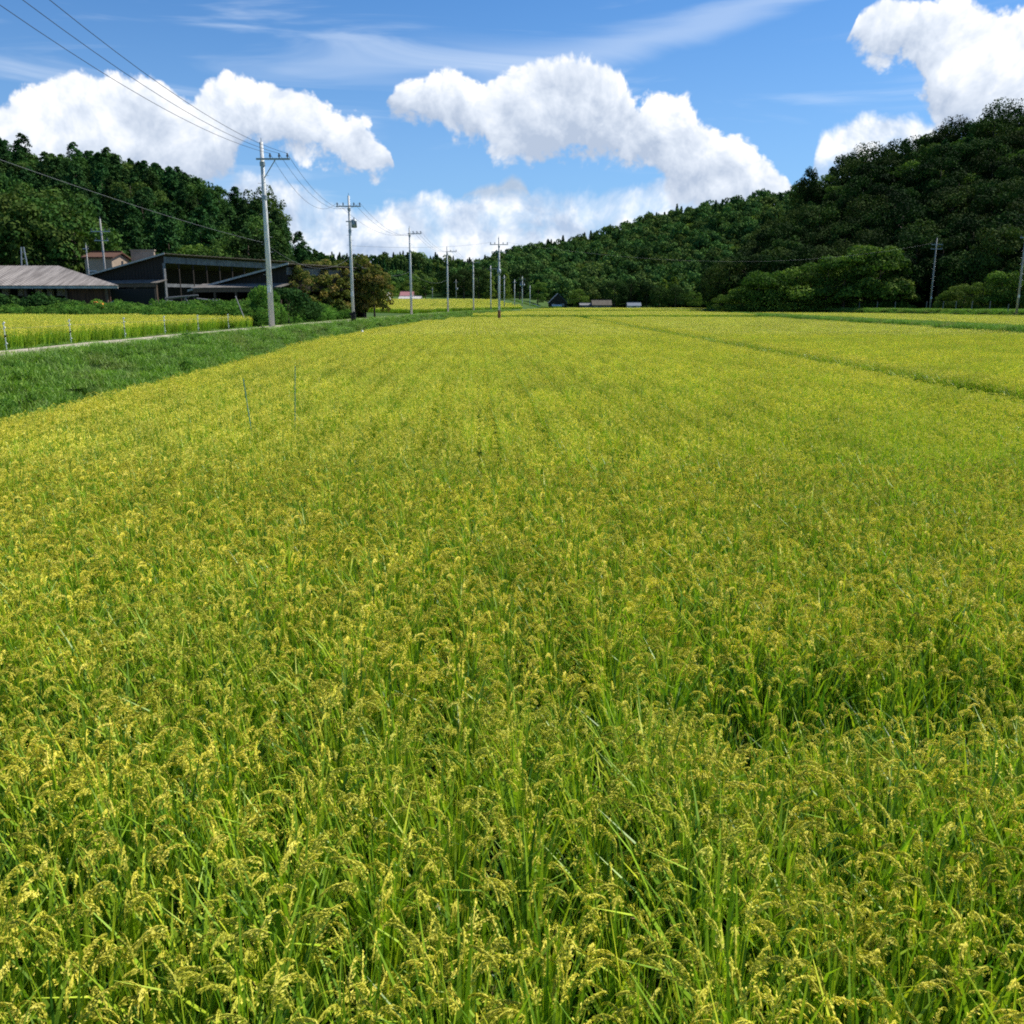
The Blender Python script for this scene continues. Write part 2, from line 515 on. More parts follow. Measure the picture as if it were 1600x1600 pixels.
M['orange'] = mat('orange paint', (0.75, 0.26, 0.03), var=0.1, rough=0.5)
M['red'] = mat('red tin roof', (0.30, 0.13, 0.13), var=0.15, rough=0.6)
M['rust'] = mat('rusted iron', (0.20, 0.085, 0.045), color2=(0.33, 0.15, 0.07), vscale=3, rough=0.9)
M['bluegrey'] = mat('blue grey tiles', (0.13, 0.16, 0.20), var=0.15, rough=0.6)
M['darkwall'] = mat('dark wall', (0.03, 0.028, 0.026), rough=0.9)
M['glass'] = mat('window glass', (0.03, 0.04, 0.05), rough=0.1, spec=0.6)
M['teal'] = mat('teal plastic stake', (0.12, 0.33, 0.27), rough=0.5)
M['straw'] = mat('dry straw', (0.36, 0.27, 0.13), var=0.25, vscale=3)

# ------------------------------------------------------------------ the lie of the land
TRK = np.array([(-40, -14.0), (15, -14.0), (24, -14.25), (40, -14.6), (55, -14.5), (88, -13.9), (123, -12.5), (163, -10.3), (198, -7), (235, -2), (300, 10), (400, 30)], float)
EDG = np.array([(-40, -9.4), (10, -9.4), (17, -9.8), (29, -10.3), (42, -11.1), (55, -11.7), (73, -12.1), (88, -11.9), (123, -10.6), (163, -8.2), (198, -4.8), (235, 0.5), (300, 12), (400, 32)], float)
xc = lambda y: np.interp(y, TRK[:, 0], TRK[:, 1])
xe = lambda y: np.interp(y, EDG[:, 0], EDG[:, 1])
xr1 = lambda y: 11.95 - 0.004 * (y - 20)           # low dyke right of the main field
xr2 = lambda y: 36.2 + 0.054 * y                   # grassy levee further right
xb = lambda y: 80 - 0.35 * (y - 138)               # foot of the roadside bank on the right
sst = lambda t: np.clip(t, 0, 1) ** 2 * (3 - 2 * np.clip(t, 0, 1))
ZR = 1.45


def field_z(x, y):
    """level of the paddy soil"""
    z = 0.35 * sst((y - 150) / 2) + 0.35 * sst((y - 231) / 2) + 0.5 * sst((y - 333) / 3)
    z = z + np.where((x > xr2(y)) & (y < 150), 0.3, 0.0)
    return z


def G(x, y):
    x, y = np.asarray(x, float), np.asarray(y, float)
    z = field_z(x, y)
    z = np.maximum(z, 0.25 * (1 - sst((np.abs(x - xr1(y)) - 0.25) / 0.35)) * (y < 150) + 0 * z)
    z = np.maximum(z, 0.85 * (1 - sst((np.abs(x - xr2(y)) - 0.8) / 0.9)) * (y < 215))
    z = np.maximum(z, 1.7 * sst((x - xb(y)) / 2.2) * (y < 260))
    bank = ZR + (0.28 - ZR) * sst((x - (xc(y) + 1.3)) / np.maximum(xe(y) - xc(y) - 1.5, 0.6))
    bank = np.where(x > xe(y), 0.28 * (1 - sst((x - xe(y)) / 0.4)), bank)
    z = np.where(x < xe(y) + 0.4, np.maximum(bank, z), z)
    z = np.where(x < xc(y) - 1.4, ZR - 0.12 * sst((xc(y) - 1.4 - x) / 0.5), z)
    z = z + 0.0135 * np.clip(y - 130, 0, 400) * sst((xc(y) - 4 - x) / 14)
    z = z + 1.35 * (1 - sst((y - 0.1) / 1.0)) * np.where(x > xe(y), 1, 0)
    z = z + 0.004 * np.clip(y - 340, 0, 1000)
    return z


def steps(*segs):
    out = []
    for a, b, s in segs:
        out += list(np.arange(a, b, s))
    return np.array(out + [segs[-1][1]])


xs = steps((-1600, -400, 200), (-400, -80, 16), (-80, -22, 2.0), (-22, 14, 0.3), (14, 34, 2), (34, 52, 0.5), (52, 100, 1.5), (100, 400, 16), (400, 1600, 200))
ys = steps((-300, -20, 40), (-20, 0, 4), (0, 1.4, 0.1), (1.4, 150, 1.2), (150, 156, 0.5), (156, 360, 1.5), (360, 1000, 20), (1000, 1800, 200))
XX, YY = np.meshgrid(xs, ys)
gz = G(XX, YY)
o = grid_mesh('ground', xs, ys, gz - 0.01, [M['ground']])
tag(o, kind='structure')

# gravel track
tv = MB()
ty = list(np.arange(-20, 240, 2.0))
tx = [-1.25, -0.6, 0.0, 0.6, 1.25]
pts = []
for y in ty:
    for k, dx in enumerate(tx):
        x = xc(y) + dx + 0.10 * math.sin(y * 0.7 + k)
        pts.append((x, y, float(G(xc(y), y)) + 0.012 + (0.03 if k == 2 else 0.0)))
fs = []
for i in range(len(ty) - 1):
    for k in range(4):
        a = i * 5 + k
        fs.append((a, a + 1, a + 6, a + 5))
tv.poly(pts, fs)
o = tv.build('track', M['track'], smooth=True)
tag(o, kind='structure')

# ------------------------------------------------------------------ plant generators (free quads)


def ribbons(P, W, wid):
    """P (n,k,3) centre lines, W (n,3) side directions, wid (k,) half widths -> quads (n*(k-1),4,3)"""
    A = P - W[:, None] * wid[None, :, None]
    B = P + W[:, None] * wid[None, :, None]
    q = np.stack([A[:, :-1], B[:, :-1], B[:, 1:], A[:, 1:]], 2)
    return q.reshape(-1, 4, 3)


def blades(g, n, h0, h1, w, seg, spread, tilt0, tilt1, bend, r0=0.05):
    """upright arching leaves: returns quads and blade index"""
    phi = g.uniform(0, 2 * math.pi, n)
    L = g.uniform(h0, h1, n)
    t0 = np.radians(g.uniform(tilt0, tilt1, n))
    bd = np.radians(g.uniform(bend[0], bend[1], n))
    base = np.stack([g.normal(0, r0, n), g.normal(0, r0, n), np.zeros(n)], 1)
    pts = [base]
    for k in range(seg):
        f = (k + 0.5) / seg
        a = t0 + bd * f ** 2.2
        st = (L / seg)[:, None] * np.stack([np.sin(a) * np.cos(phi), np.sin(a) * np.sin(phi), np.cos(a)], 1)
        pts.append(pts[-1] + st)
    P = np.stack(pts, 1)
    ps = phi + np.pi / 2 + g.normal(0, 0.5, n)
    W = np.stack([np.cos(ps), np.sin(ps), np.zeros(n)], 1)
    f = np.linspace(0, 1, seg + 1)
    wid = w * np.clip(np.minimum(0.55 + f * 1.6, (1 - f) * 2.6), 0.06, 1)
    q = ribbons(P, W, wid)
    return q, np.repeat(np.arange(n), seg)


def diamonds(g, C, D, L, w):
    """grains: little diamonds at C, long axis D"""
    n = len(C)
    D = D / np.linalg.norm(D, axis=1, keepdims=True)
    r = g.normal(size=(n, 3))
    S = np.cross(D, r)
    S /= np.linalg.norm(S, axis=1, keepdims=True) + 1e-9
    L = np.broadcast_to(L, n)[:, None]
    w = np.broadcast_to(w, n)[:, None]
    return np.stack([C - D * L, C + S * w, C + D * L, C - S * w], 1)


def rice_hill(g, lod, lush=False):
    """one planted hill of rice: leaves and drooping ears. lod 0 near, 1 middle, 2 far"""
    Q, MI, T = [], [], []
    n, seg, w = [(34, 5, 0.0100), (24, 3, 0.0098), (8, 2, 0.018)][lod]
    q, b = blades(g, n, 0.60, 1.00, w, seg, 0, 1, 16, (3, 75), 0.034)
    tt = np.clip(g.normal((0.12 if lush else (0.40, 0.46, 0.32)[lod]), 0.27 if lod == 0 else 0.22, n), 0, 1)
    Q.append(q)
    MI.append(np.zeros(len(q)))
    T.append(tt[b])
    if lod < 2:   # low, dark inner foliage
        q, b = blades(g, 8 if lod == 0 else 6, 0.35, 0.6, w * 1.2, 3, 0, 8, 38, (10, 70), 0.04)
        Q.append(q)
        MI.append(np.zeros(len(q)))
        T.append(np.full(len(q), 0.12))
    if lod == 0:   # withered lower leaves
        q, b = blades(g, 5, 0.3, 0.72, 0.006, 4, 0, 10, 40, (20, 110), 0.04)
        Q.append(q)
        MI.append(np.full(len(q), 2))
        T.append(np.full(len(q), 0.5))
    ne = 5 if lush else [12, 16, 8][lod]
    for k in range(ne):
        phi = g.uniform(0, 2 * math.pi)
        hgt = g.uniform((0.64, 0.52, 0.62)[lod], 0.86)
        lean = R(g.uniform(2, 15))
        base = np.array([g.normal(0, 0.03), g.normal(0, 0.03), 0])
        hd = np.array([math.cos(phi), math.sin(phi), 0])
        up = np.array([0, 0, 1.0])
        p = base + hgt * (math.sin(lean) * hd + math.cos(lean) * up)
        side = np.array([-hd[1], hd[0], 0])
        Lp = g.uniform(0.11, 0.17)
        droop = R(g.uniform(85, 165))
        ns = 8
        ax = [p]
        for j in range(ns):
            a = lean + droop * ((j + 0.6) / ns) ** 0.85
            ax.append(ax[-1] + Lp / ns * (math.sin(a) * hd + math.cos(a) * up))
        ax = np.array(ax)
        tone = np.clip(g.normal(0.45 if lod < 2 else 0.3, 0.26), 0, 1)
        if lod == 0:
            Q.append(ribbons(np.array([[base + 0.6 * (p - base), p]]), side[None], np.array([0.0018, 0.0015])))
            MI.append([0])
            T.append([0.75])
            Q.append(ribbons(ax[None], side[None], np.full(ns + 1, 0.0016)))
            MI.append(np.ones(ns))
            T.append(np.full(ns, tone))
            C, D = [], []
            for j in range(1, ns + 1):
                for s_ in range(14):
                    off = g.uniform(0, 1)
                    bl = g.uniform(0.0, 0.022) * (1.25 - j / ns * 0.8) * (1.6 if g.random() < .15 else 1)
                    dv = (ax[j] - ax[j - 1]) / np.linalg.norm(ax[j] - ax[j - 1])
                    dr = dv * 0.7 + g.normal(0, 0.25, 3) + np.array([0, 0, -0.7])
                    dr /= np.linalg.norm(dr)
                    C.append(ax[j - 1] + (ax[j] - ax[j - 1]) * off + dr * bl)
                    D.append(dr + dv * 0.6 + g.normal(0, 0.15, 3))
            C, D = np.array(C), np.array(D)
            q = diamonds(g, C, D, g.uniform(0.0060, 0.0084, len(C)), g.uniform(0.0028, 0.0040, len(C)))
            Q.append(q)
            MI.append(np.ones(len(q)))
            T.append(np.clip(tone + g.normal(0, 0.16, len(q)), 0, 1))
        elif lod == 1:
            C, D = [], []
            for j in range(1, ns + 1, 1):
                for s_ in range(2):
                    dv = ax[j] - ax[j - 1]
                    dr = dv / np.linalg.norm(dv) * 0.8 + g.normal(0, 0.25, 3) + np.array([0, 0, -0.5])
                    C.append(ax[j] + g.normal(0, 0.007, 3))
                    D.append(dr)
            q = diamonds(g, np.array(C), np.array(D), g.uniform(0.013, 0.020, len(C)), g.uniform(0.0045, 0.0065, len(C)))
            Q.append(q)
            MI.append(np.ones(len(q)))
            T.append(np.clip(tone + g.normal(0, 0.14, len(q)), 0, 1))
        else:
            q = ribbons(ax[None, [0, 4, 8]], side[None] * 0.7 + up[None] * 0.3, np.array([0.012, 0.02, 0.012]))
            Q.append(q)
            MI.append(np.ones(len(q)))
            T.append(np.full(len(q), tone))
    return np.concatenate(Q), np.concatenate(MI), np.concatenate(T)


ROW = 0.30
HILL = 0.18


def rice_patch(g, lod, nr, nh, amp=0.013):
    pool = [rice_hill(g, lod) for _ in range(6)]
    Q, MI, T = [], [], []
    for i in range(nr):
        for j in range(nh):
            q, m_, t_ = pool[g.integers(6)]
            a = g.uniform(0, 2 * math.pi)
            c, s = math.cos(a), math.sin(a)
            RM = np.array([[c, s, 0], [-s, c, 0], [0, 0, 1]])
            z = g.uniform(0.92, 1.06) * (0.86 if (nr == 3 and i == 1) else 0.93 if (nr == 8 and i in (3, 4)) else 1.0)
            q2 = (q @ RM) * z * np.array([0.60, 1.0, 1.0]) + np.array([(i - (nr - 1) / 2) * ROW + g.normal(0, amp), (j - (nh - 1) / 2) * HILL + g.normal(0, amp), 0])
            Q.append(q2)
            MI.append(m_)
            T.append(np.clip(t_ + g.normal(0, 0.07), 0, 1))
    return np.concatenate(Q), np.concatenate(MI), np.concatenate(T)


def lib(name, makers, mats):
    """hidden source collection for scattered stuff"""
    c = bpy.data.collections.new(name)
    for k, f in enumerate(makers):
        q, mi, t = f
        me = quad_mesh(name, q, mi, t, mats)
        ob = bpy.data.objects.new(f"{name}_{k:02d}", me)
        c.objects.link(ob)
    return c


g = np.random.default_rng(11)
RM_ = (M['rice_leaf'], M['rice_grain'], M['rice_dead'])
def squeezed(t):
    return t[0] * np.array([0.88, 1.0, 1.0]), t[1], t[2]


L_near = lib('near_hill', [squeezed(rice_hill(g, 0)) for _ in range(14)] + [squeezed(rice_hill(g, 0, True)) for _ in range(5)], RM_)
L_mid = lib('mid_hill', [rice_hill(g, 1) for _ in range(9)], RM_)
L_patch = lib('mid_patch', [rice_patch(g, 1, 3, 6) for _ in range(8)], RM_)
L_far = lib('far_patch', [rice_patch(g, 2, 8, 13) for _ in range(4)], RM_)


def scatter_group(coll):
    ng = bpy.data.node_groups.new('scatter ' + coll.name, 'GeometryNodeTree')
    ng.interface.new_socket('Geometry', in_out='INPUT', socket_type='NodeSocketGeometry')
    ng.interface.new_socket('Geometry', in_out='OUTPUT', socket_type='NodeSocketGeometry')
    gi, go = ng.nodes.new('NodeGroupInput'), ng.nodes.new('NodeGroupOutput')
    ci = ng.nodes.new('GeometryNodeCollectionInfo')
    ci.inputs['Collection'].default_value = coll
    ci.inputs['Separate Children'].default_value = True
    ci.inputs['Reset Children'].default_value = True
    ip = ng.nodes.new('GeometryNodeInstanceOnPoints')
    ip.inputs['Pick Instance'].default_value = True

    def na(nm, ty):
        a = ng.nodes.new('GeometryNodeInputNamedAttribute')
        a.data_type = ty
        a.inputs['Name'].default_value = nm
        return a.outputs['Attribute']
    er = ng.nodes.new('FunctionNodeEulerToRotation')
    L = ng.links.new
    L(na('rot', 'FLOAT_VECTOR'), er.inputs[0])
    L(er.outputs[0], ip.inputs['Rotation'])
    L(na('scl', 'FLOAT_VECTOR'), ip.inputs['Scale'])
    L(na('vid', 'INT'), ip.inputs['Instance Index'])
    L(ci.outputs[0], ip.inputs['Instance'])
    L(gi.outputs[0], ip.inputs['Points'])
    return ng, gi, go, ip


SG = {}


def scatter_object(name, sets, label=None, cat=None, kind='stuff'):
    """ONE object; sets: list of (collection, points(n,3), rot(n,3), scale(n,3), vid(n)); several collections are told apart by the attribute 'lib'"""
    P = np.concatenate([s[1] for s in sets])
    Rr = np.concatenate([s[2] for s in sets])
    S = np.concatenate([s[3] for s in sets])
    V = np.concatenate([s[4] for s in sets])
    Lb = np.concatenate([np.full(len(s[1]), i) for i, s in enumerate(sets)])
    me = bpy.data.meshes.new(name)
    me.vertices.add(len(P))
    me.vertices.foreach_set('co', P.astype(np.float32).ravel())
    for nm, ty, arr, key in (('rot', 'FLOAT_VECTOR', Rr, 'vector'), ('scl', 'FLOAT_VECTOR', S, 'vector'), ('vid', 'INT', V, 'value'), ('lib', 'INT', Lb, 'value')):
        a = me.attributes.new(nm, ty, 'POINT')
        a.data.foreach_set(key, np.ascontiguousarray(arr, dtype=np.int32 if ty == 'INT' else np.float32).ravel())
    ob = bpy.data.objects.new(name, me)
    COL.objects.link(ob)
    ng = bpy.data.node_groups.new('scatter ' + name, 'GeometryNodeTree')
    ng.interface.new_socket('Geometry', in_out='INPUT', socket_type='NodeSocketGeometry')
    ng.interface.new_socket('Geometry', in_out='OUTPUT', socket_type='NodeSocketGeometry')
    gi, go = ng.nodes.new('NodeGroupInput'), ng.nodes.new('NodeGroupOutput')
    jn = ng.nodes.new('GeometryNodeJoinGeometry')
    K = ng.links.new

    def na(nm, ty):
        a = ng.nodes.new('GeometryNodeInputNamedAttribute')
        a.data_type = ty
        a.inputs['Name'].default_value = nm
        return a.outputs['Attribute']
    for i, s in enumerate(sets):
        ci = ng.nodes.new('GeometryNodeCollectionInfo')
        ci.inputs['Collection'].default_value = s[0]
        ci.inputs['Separate Children'].default_value = True
        ci.inputs['Reset Children'].default_value = True
        ip = ng.nodes.new('GeometryNodeInstanceOnPoints')
        ip.inputs['Pick Instance'].default_value = True
        er = ng.nodes.new('FunctionNodeEulerToRotation')
        cp = ng.nodes.new('FunctionNodeCompare')
        cp.data_type = 'INT'
        cp.operation = 'EQUAL'
        ins = [x for x in cp.inputs if x.type == 'INT']
        K(na('lib', 'INT'), ins[0])
        ins[1].default_value = i
        K(cp.outputs[0], ip.inputs['Selection'])
        K(na('rot', 'FLOAT_VECTOR'), er.inputs[0])
        K(er.outputs[0], ip.inputs['Rotation'])
        K(na('scl', 'FLOAT_VECTOR'), ip.inputs['Scale'])
        K(na('vid', 'INT'), ip.inputs['Instance Index'])
        K(ci.outputs[0], ip.inputs['Instance'])
        K(gi.outputs[0], ip.inputs['Points'])
        K(ip.outputs[0], jn.inputs[0])
    K(jn.outputs[0], go.inputs[0])
    md = ob.modifiers.new('scatter', 'NODES')
    md.node_group = ng
    return tag(ob, label, cat, kind=kind)


# ------------------------------------------------------------------ the rice
TH = 0.040        # rows run slightly to the left of straight ahead
rowdir = np.array([-math.sin(TH), math.cos(TH)])
rowperp = np.array([math.cos(TH), math.sin(TH)])


def in_view(x, y, m=3.0, k=0.70):
    return (np.abs(x) < k * y + m)


def lattice(du, dv, x0, x1, y0, y1, g, jit):
    """points on the planting grid that cover a box of the ground"""
    us = np.arange(y0 - 20, y1 + 20, du)
    vs = np.arange(x0 - 20, x1 + 20, dv)
    U, V = np.meshgrid(us, vs)
    U, V = U.ravel(), V.ravel()
    P = U[:, None] * rowdir + V[:, None] * rowperp
    P = P + g.normal(0, 1, P.shape) * jit
    return P[:, 0], P[:, 1]


def make_field(name, inside, zf, bounds, label, near=True, hs=1.0, edges=()):
    """inside(x,y,margin) -> mask"""
    g = np.random.default_rng(abs(hash(label)) % 1000 if False else len(label) * 7 + 3)
    x0, x1, y0, y1 = bounds
    sets = []

    def add(coll, nv, du, dv, d0, d1, margin, jit, flip, tiltj, n_hill=False):
        yy0, yy1 = max(y0, d0 - 2), min(y1, d1 + 2)
        if yy0 >= yy1:
            return
        x, y = lattice(du, dv, x0, x1, yy0, yy1, g, jit)
        dist = y + (g.uniform(-1, 1, len(y)) * 0.12 * d0 if n_hill else 0)
        m = (dist >= d0) & (dist < d1) & inside(x, y, margin) & in_view(x, y)
        x, y = x[m], y[m]
        n = len(x)
        if n == 0:
            return
        rz = TH + math.pi * g.integers(0, 2, n) + (g.normal(0, 0.3, n) if n_hill else 0)
        rot = np.stack([g.normal(0, tiltj, n), g.normal(0, tiltj, n), rz], 1)
        # lower, lusher stretches where the crop grows unevenly
        dip = 0.0 if not near else np.exp(-(((x - 1.8) / 1.5) ** 2 + ((y - 4.45) / 0.50) ** 2)) * 0.30 + np.exp(-(((x + 2.6) / 0.9) ** 2 + ((y - 4.3) / 0.3) ** 2)) * 0.10
        s = (g.uniform(0.93, 1.07, n) if n_hill else g.uniform(0.97, 1.03, n)) * hs
        s = s * (1 - dip)
        row = np.round((x * rowperp[0] + y * rowperp[1]) / dv).astype(int)
        s = s * (1 + (0.07 if n_hill else 0.04) * np.sin(row * 12.9898) * np.cos(row * 4.37))
        S = np.stack([s, s, s * (g.uniform(0.93, 1.07, n) if n_hill else 1)], 1)
        vid = g.integers(0, nv, n)
        if n_hill:
            vid = np.where(g.random(n) < dip * 2.1, 14 + g.integers(0, 5, n), vid)
        sets.append((coll, np.stack([x, y, zf(x, y)], 1), rot, S, vid))
    if near:
        add(L_near, 14, HILL, ROW, 1.3, 11.5, 0.1, 0.022, False, 0.06, True)
        add(L_patch, 8, 6 * HILL, 3 * ROW, 11.5, 62, 0.45, 0.0, True, 0.0)
    else:
        add(L_patch, 8, 6 * HILL, 3 * ROW, 12, 62, 0.45, 0.0, True, 0.0)
    add(L_far, 4, 13 * HILL, 8 * ROW, 62, 340, 1.1, 0.0, True, 0.0)
    for (fx, a, b, ya, yb) in edges:      # closely planted single hills that give the paddy a clean edge
        x, y = lattice(HILL, 0.2, x0, x1, ya, yb, g, 0.025)
        dx = x - fx(y)
        m = (dx > min(a, b)) & (dx < max(a, b)) & (y > ya) & (y < yb) & in_view(x, y)
        x, y = x[m], y[m]
        n = len(x)
        sc_ = g.uniform(0.86, 0.99, n)
        sets.append((L_mid, np.stack([x, y, zf(x, y)], 1), np.stack([g.normal(0, .05, n), g.normal(0, .05, n), g.uniform(0, 6.28, n)], 1), np.stack([sc_] * 3, 1), g.integers(0, 9, n)))
    return scatter_object(name, sets, label)


make_field('rice_crop', lambda x, y, m: (x > xe(y) + 0.35 + m * 0.6) & (x < xr1(y) - 0.65 - m) & (y > 1.3) & (y < 149),
           lambda x, y: 0 * x, (-14, 13, 1.3, 149), 'ripening yellow green rice filling the wide paddy in the foreground',
           edges=((xr1, -1.9, -0.72, 11.5, 149), (xe, 0.4, 1.6, 11.5, 120)))
make_field('rice_crop', lambda x, y, m: (x > xr1(y) + 0.95 + m) & (x < xr2(y) - 1.6 - m) & (y > 8) & (y < 149),
           lambda x, y: 0 * x, (11, 46, 8, 149), 'ripening rice in the paddy beyond the dark dyke on the right', near=False, edges=((xr1, 0.95, 2.3, 12, 149),))
make_field('rice_crop', lambda x, y, m: (x > xr2(y) + 1.6 + m) & (x < xb(y) - 0.6 - m) & (y > 40) & (y < 215),
           lambda x, y: 0.3 + 0.05 * (y > 150), (38, 110, 40, 215), 'thin strip of rice behind the green levee below the right wood', near=False)
make_field('rice_crop', lambda x, y, m: (x > xe(y) + 0.6 + m) & (x < np.minimum(xr2(y) - 1.8 - m, 200)) & (y > 153.5) & (y < 229.5),
           lambda x, y: 0.35 + 0 * x, (-20, 60, 153, 230), 'band of pale ripening rice across the middle distance', near=False)
make_field('rice_crop', lambda x, y, m: (x > xe(y) + 0.6 + m) & (x < 62) & (y > 233.5) & (y < 329),
           lambda x, y: 0.7 + 0 * x, (-20, 62, 233, 330), 'farthest band of rice in front of the small houses', near=False)
lf_back = lambda x: np.interp(x, [-70, -45, -28, -16.5], [73, 72, 68, 59])
LFZ = ZR - 0.10
make_field('rice_crop', lambda x, y, m: (x < xc(y) - 2.0 - m * 0.7) & (y < lf_back(x) - m) & (y > 12) & (x > -70),
           lambda x, y: LFZ + 0 * x, (-72, -15, 12, 73), 'rice of the higher paddy left of the gravel track', near=False, hs=0.88)
make_field('rice_crop', lambda x, y, m: (x < xc(y) - 3 - m) & (x > -70) & (y > 150) & (y < 300),
           lambda x, y: G(x, y), (-70, -5, 150, 300), 'distant yellow rice behind the line of poles on the left', near=False)

# ------------------------------------------------------------------ grass on banks and levees


def grass_patch(g, n, size, h0, h1, w, seeds=0):
    q, b = blades(g, n, h0, h1, w, 3, 0, 3, 35, (10, 90), size / 3.4)
    t = np.clip(g.normal(0.45, 0.25, n), 0, 1)[b]
    return q, np.zeros(len(q)), t


L_grass = lib('grass_tuft', [grass_patch(g, 230, 0.9, 0.15, 0.42, 0.008) for _ in range(5)], (M['grass'],))


L_dyke = lib('dyke_tuft', [grass_patch(g, 120, 0.6, 0.15, 0.42, 0.010) for _ in range(3)], (M['dyke'],))


def grass_field(name, pts_fn, label, zoff=0.0, smin=0.7, smax=1.2, src=None, nv=5):
    x, y, s = pts_fn()
    g = np.random.default_rng(5)
    n = len(x)
    rot = np.stack([g.normal(0, .08, n), g.normal(0, .08, n), g.uniform(0, 6.28, n)], 1)
    k = g.uniform(smin, smax, n) * s
    return scatter_object(name, [(src or L_grass, np.stack([x, y, G(x, y) + zoff], 1), rot, np.stack([s, s, k], 1), g.integers(0, nv, n))], label)


def verge_pts():
    g = np.random.default_rng(21)
    X_, Y_ = [], []
    for y in np.arange(8, 235, 0.42):
        a, b = float(xc(y)) + 1.25, float(xe(y)) + 0.15
        k = int((b - a) / 0.42) + 2
        X_.append(g.uniform(a, b, k))
        Y_.append(y + g.uniform(-.25, .25, k))
        # left shoulder of the track
        k2 = 1
        X_.append(float(xc(y)) - 1.35 - g.uniform(0, 0.5, k2))
        Y_.append(y + g.uniform(-.25, .25, k2))
        if g.random() < 0.45:
            X_.append(np.array([float(xc(y)) + g.normal(0, 0.12)]))
            Y_.append(np.array([y]))
    x, y = np.concatenate(X_), np.concatenate(Y_)
    m = in_view(x, y, 4)
    s = np.where((x < xc(y) + 1.0), 0.45, 1.0)
    return x[m], y[m], s[m]


grass_field('grass_verge', verge_pts, 'green grass bank sloping from the gravel track down to the paddy', smin=0.4, smax=0.75)


def levee_pts(xf, y0, y1, wdt, dy=0.5):
    def f():
        g = np.random.default_rng(31)
        ys_ = np.repeat(np.arange(y0, y1, dy), max(1, int(wdt / 0.45)))
        x = xf(ys_) + g.uniform(-wdt / 2, wdt / 2, len(ys_))
        y = ys_ + g.uniform(-dy / 2, dy / 2, len(ys_))
        m = in_view(x, y, 4)
        return x[m], y[m], np.ones(m.sum())
    return f


grass_field('grass_verge', levee_pts(xr1, 12, 149, 1.35, 0.3), 'short grass on the narrow dyke between the two near paddies', smin=0.2, smax=0.5, src=L_dyke, nv=3)
grass_field('grass_verge', levee_pts(xr2, 45, 215, 2.6), 'green grassy levee running along the far right paddy', smin=0.9, smax=1.4)
grass_field('grass_verge', levee_pts(lambda y: xb(y) + 1.6, 100, 200, 4.0), 'green roadside bank below the wood on the right', smin=0.9, smax=1.5)


def cross_pts():
    g = np.random.default_rng(33)
    X_, Y_ = [], []
    for (yy, a, b) in ((151.5, -9, 48), (231.6, 0, 60), (331.5, 0, 75)):
        x = np.arange(a, b, 0.5)
        X_.append(x)
        Y_.append(yy + g.uniform(-0.8, 0.8, len(x)))
    x, y = np.concatenate(X_), np.concatenate(Y_)
    return x, y, np.ones(len(x))


grass_field('grass_verge', cross_pts, 'thin grassy dykes crossing between the far paddies', smin=1.6, smax=2.3)

# ------------------------------------------------------------------ trees


def rand_dirs(g, n, zmin=-1.0):
    z = g.uniform(zmin, 1, n)
    a = g.uniform(0, 2 * math.pi, n)
    r = np.sqrt(1 - z * z)
    return np.stack([r * np.cos(a), r * np.sin(a), z], 1)


def cards(g, C, Nn, s, rough=0.7):
    """leaf clumps: small irregular quads facing roughly along Nn"""
    n = len(C)
    N_ = Nn + g.normal(0, rough, (n, 3))
    N_ /= np.linalg.norm(N_, axis=1, keepdims=True) + 1e-9
    a = np.cross(N_, g.normal(size=(n, 3)))
    a /= np.linalg.norm(a, axis=1, keepdims=True) + 1e-9
    b = np.cross(N_, a)
    s = np.broadcast_to(s, n)[:, None]
    k = g.uniform(0.6, 1.2, (n, 4))
    return np.stack([C + a * s * k[:, :1], C + b * s * 0.75 * k[:, 1:2], C - a * s * k[:, 2:3], C - b * s * 0.75 * k[:, 3:]], 1)


def conifer(g, H=14.0, Rd=2.6, n=2600, s=0.26, skirt=0.12, round_=0.9, gap=0.35):
    C, Nn, T = [], [], []
    nb = int(70 + 3 * H)
    per = n // nb
    for i in range(nb):
        t = (i + g.uniform(0, 1)) / nb
        z = H * (skirt + (1 - skirt) * t)
        r = Rd * (1 - t) ** round_ * g.uniform(0.65, 1.15) * (0.75 + 0.25 * min(1, t * 6)) + 0.12
        a = g.uniform(0, 2 * math.pi)
        d = np.array([math.cos(a), math.sin(a), 0])
        u = g.uniform(0.15, 1, per) ** 0.6
        P = d * (u * r)[:, None]
        P[:, 2] = z + 0.12 * r - (u ** 2) * r * 0.42
        P += g.normal(0, 1, (per, 3)) * (0.13 * r + 0.08) * np.array([1, 1, 0.55])
        C.append(P)
        Nn.append(d * 0.6 + np.array([0, 0, 0.75]) + 0 * P)
        T.append(np.full(per, np.clip(g.normal(0.45, 0.26), 0, 1)))
    C, Nn, T = np.concatenate(C), np.concatenate(Nn), np.concatenate(T)
    q = cards(g, C, Nn, g.uniform(0.7, 1.3, len(C)) * s)
    return q, np.clip(T + g.normal(0, 0.12, len(T)), 0, 1)


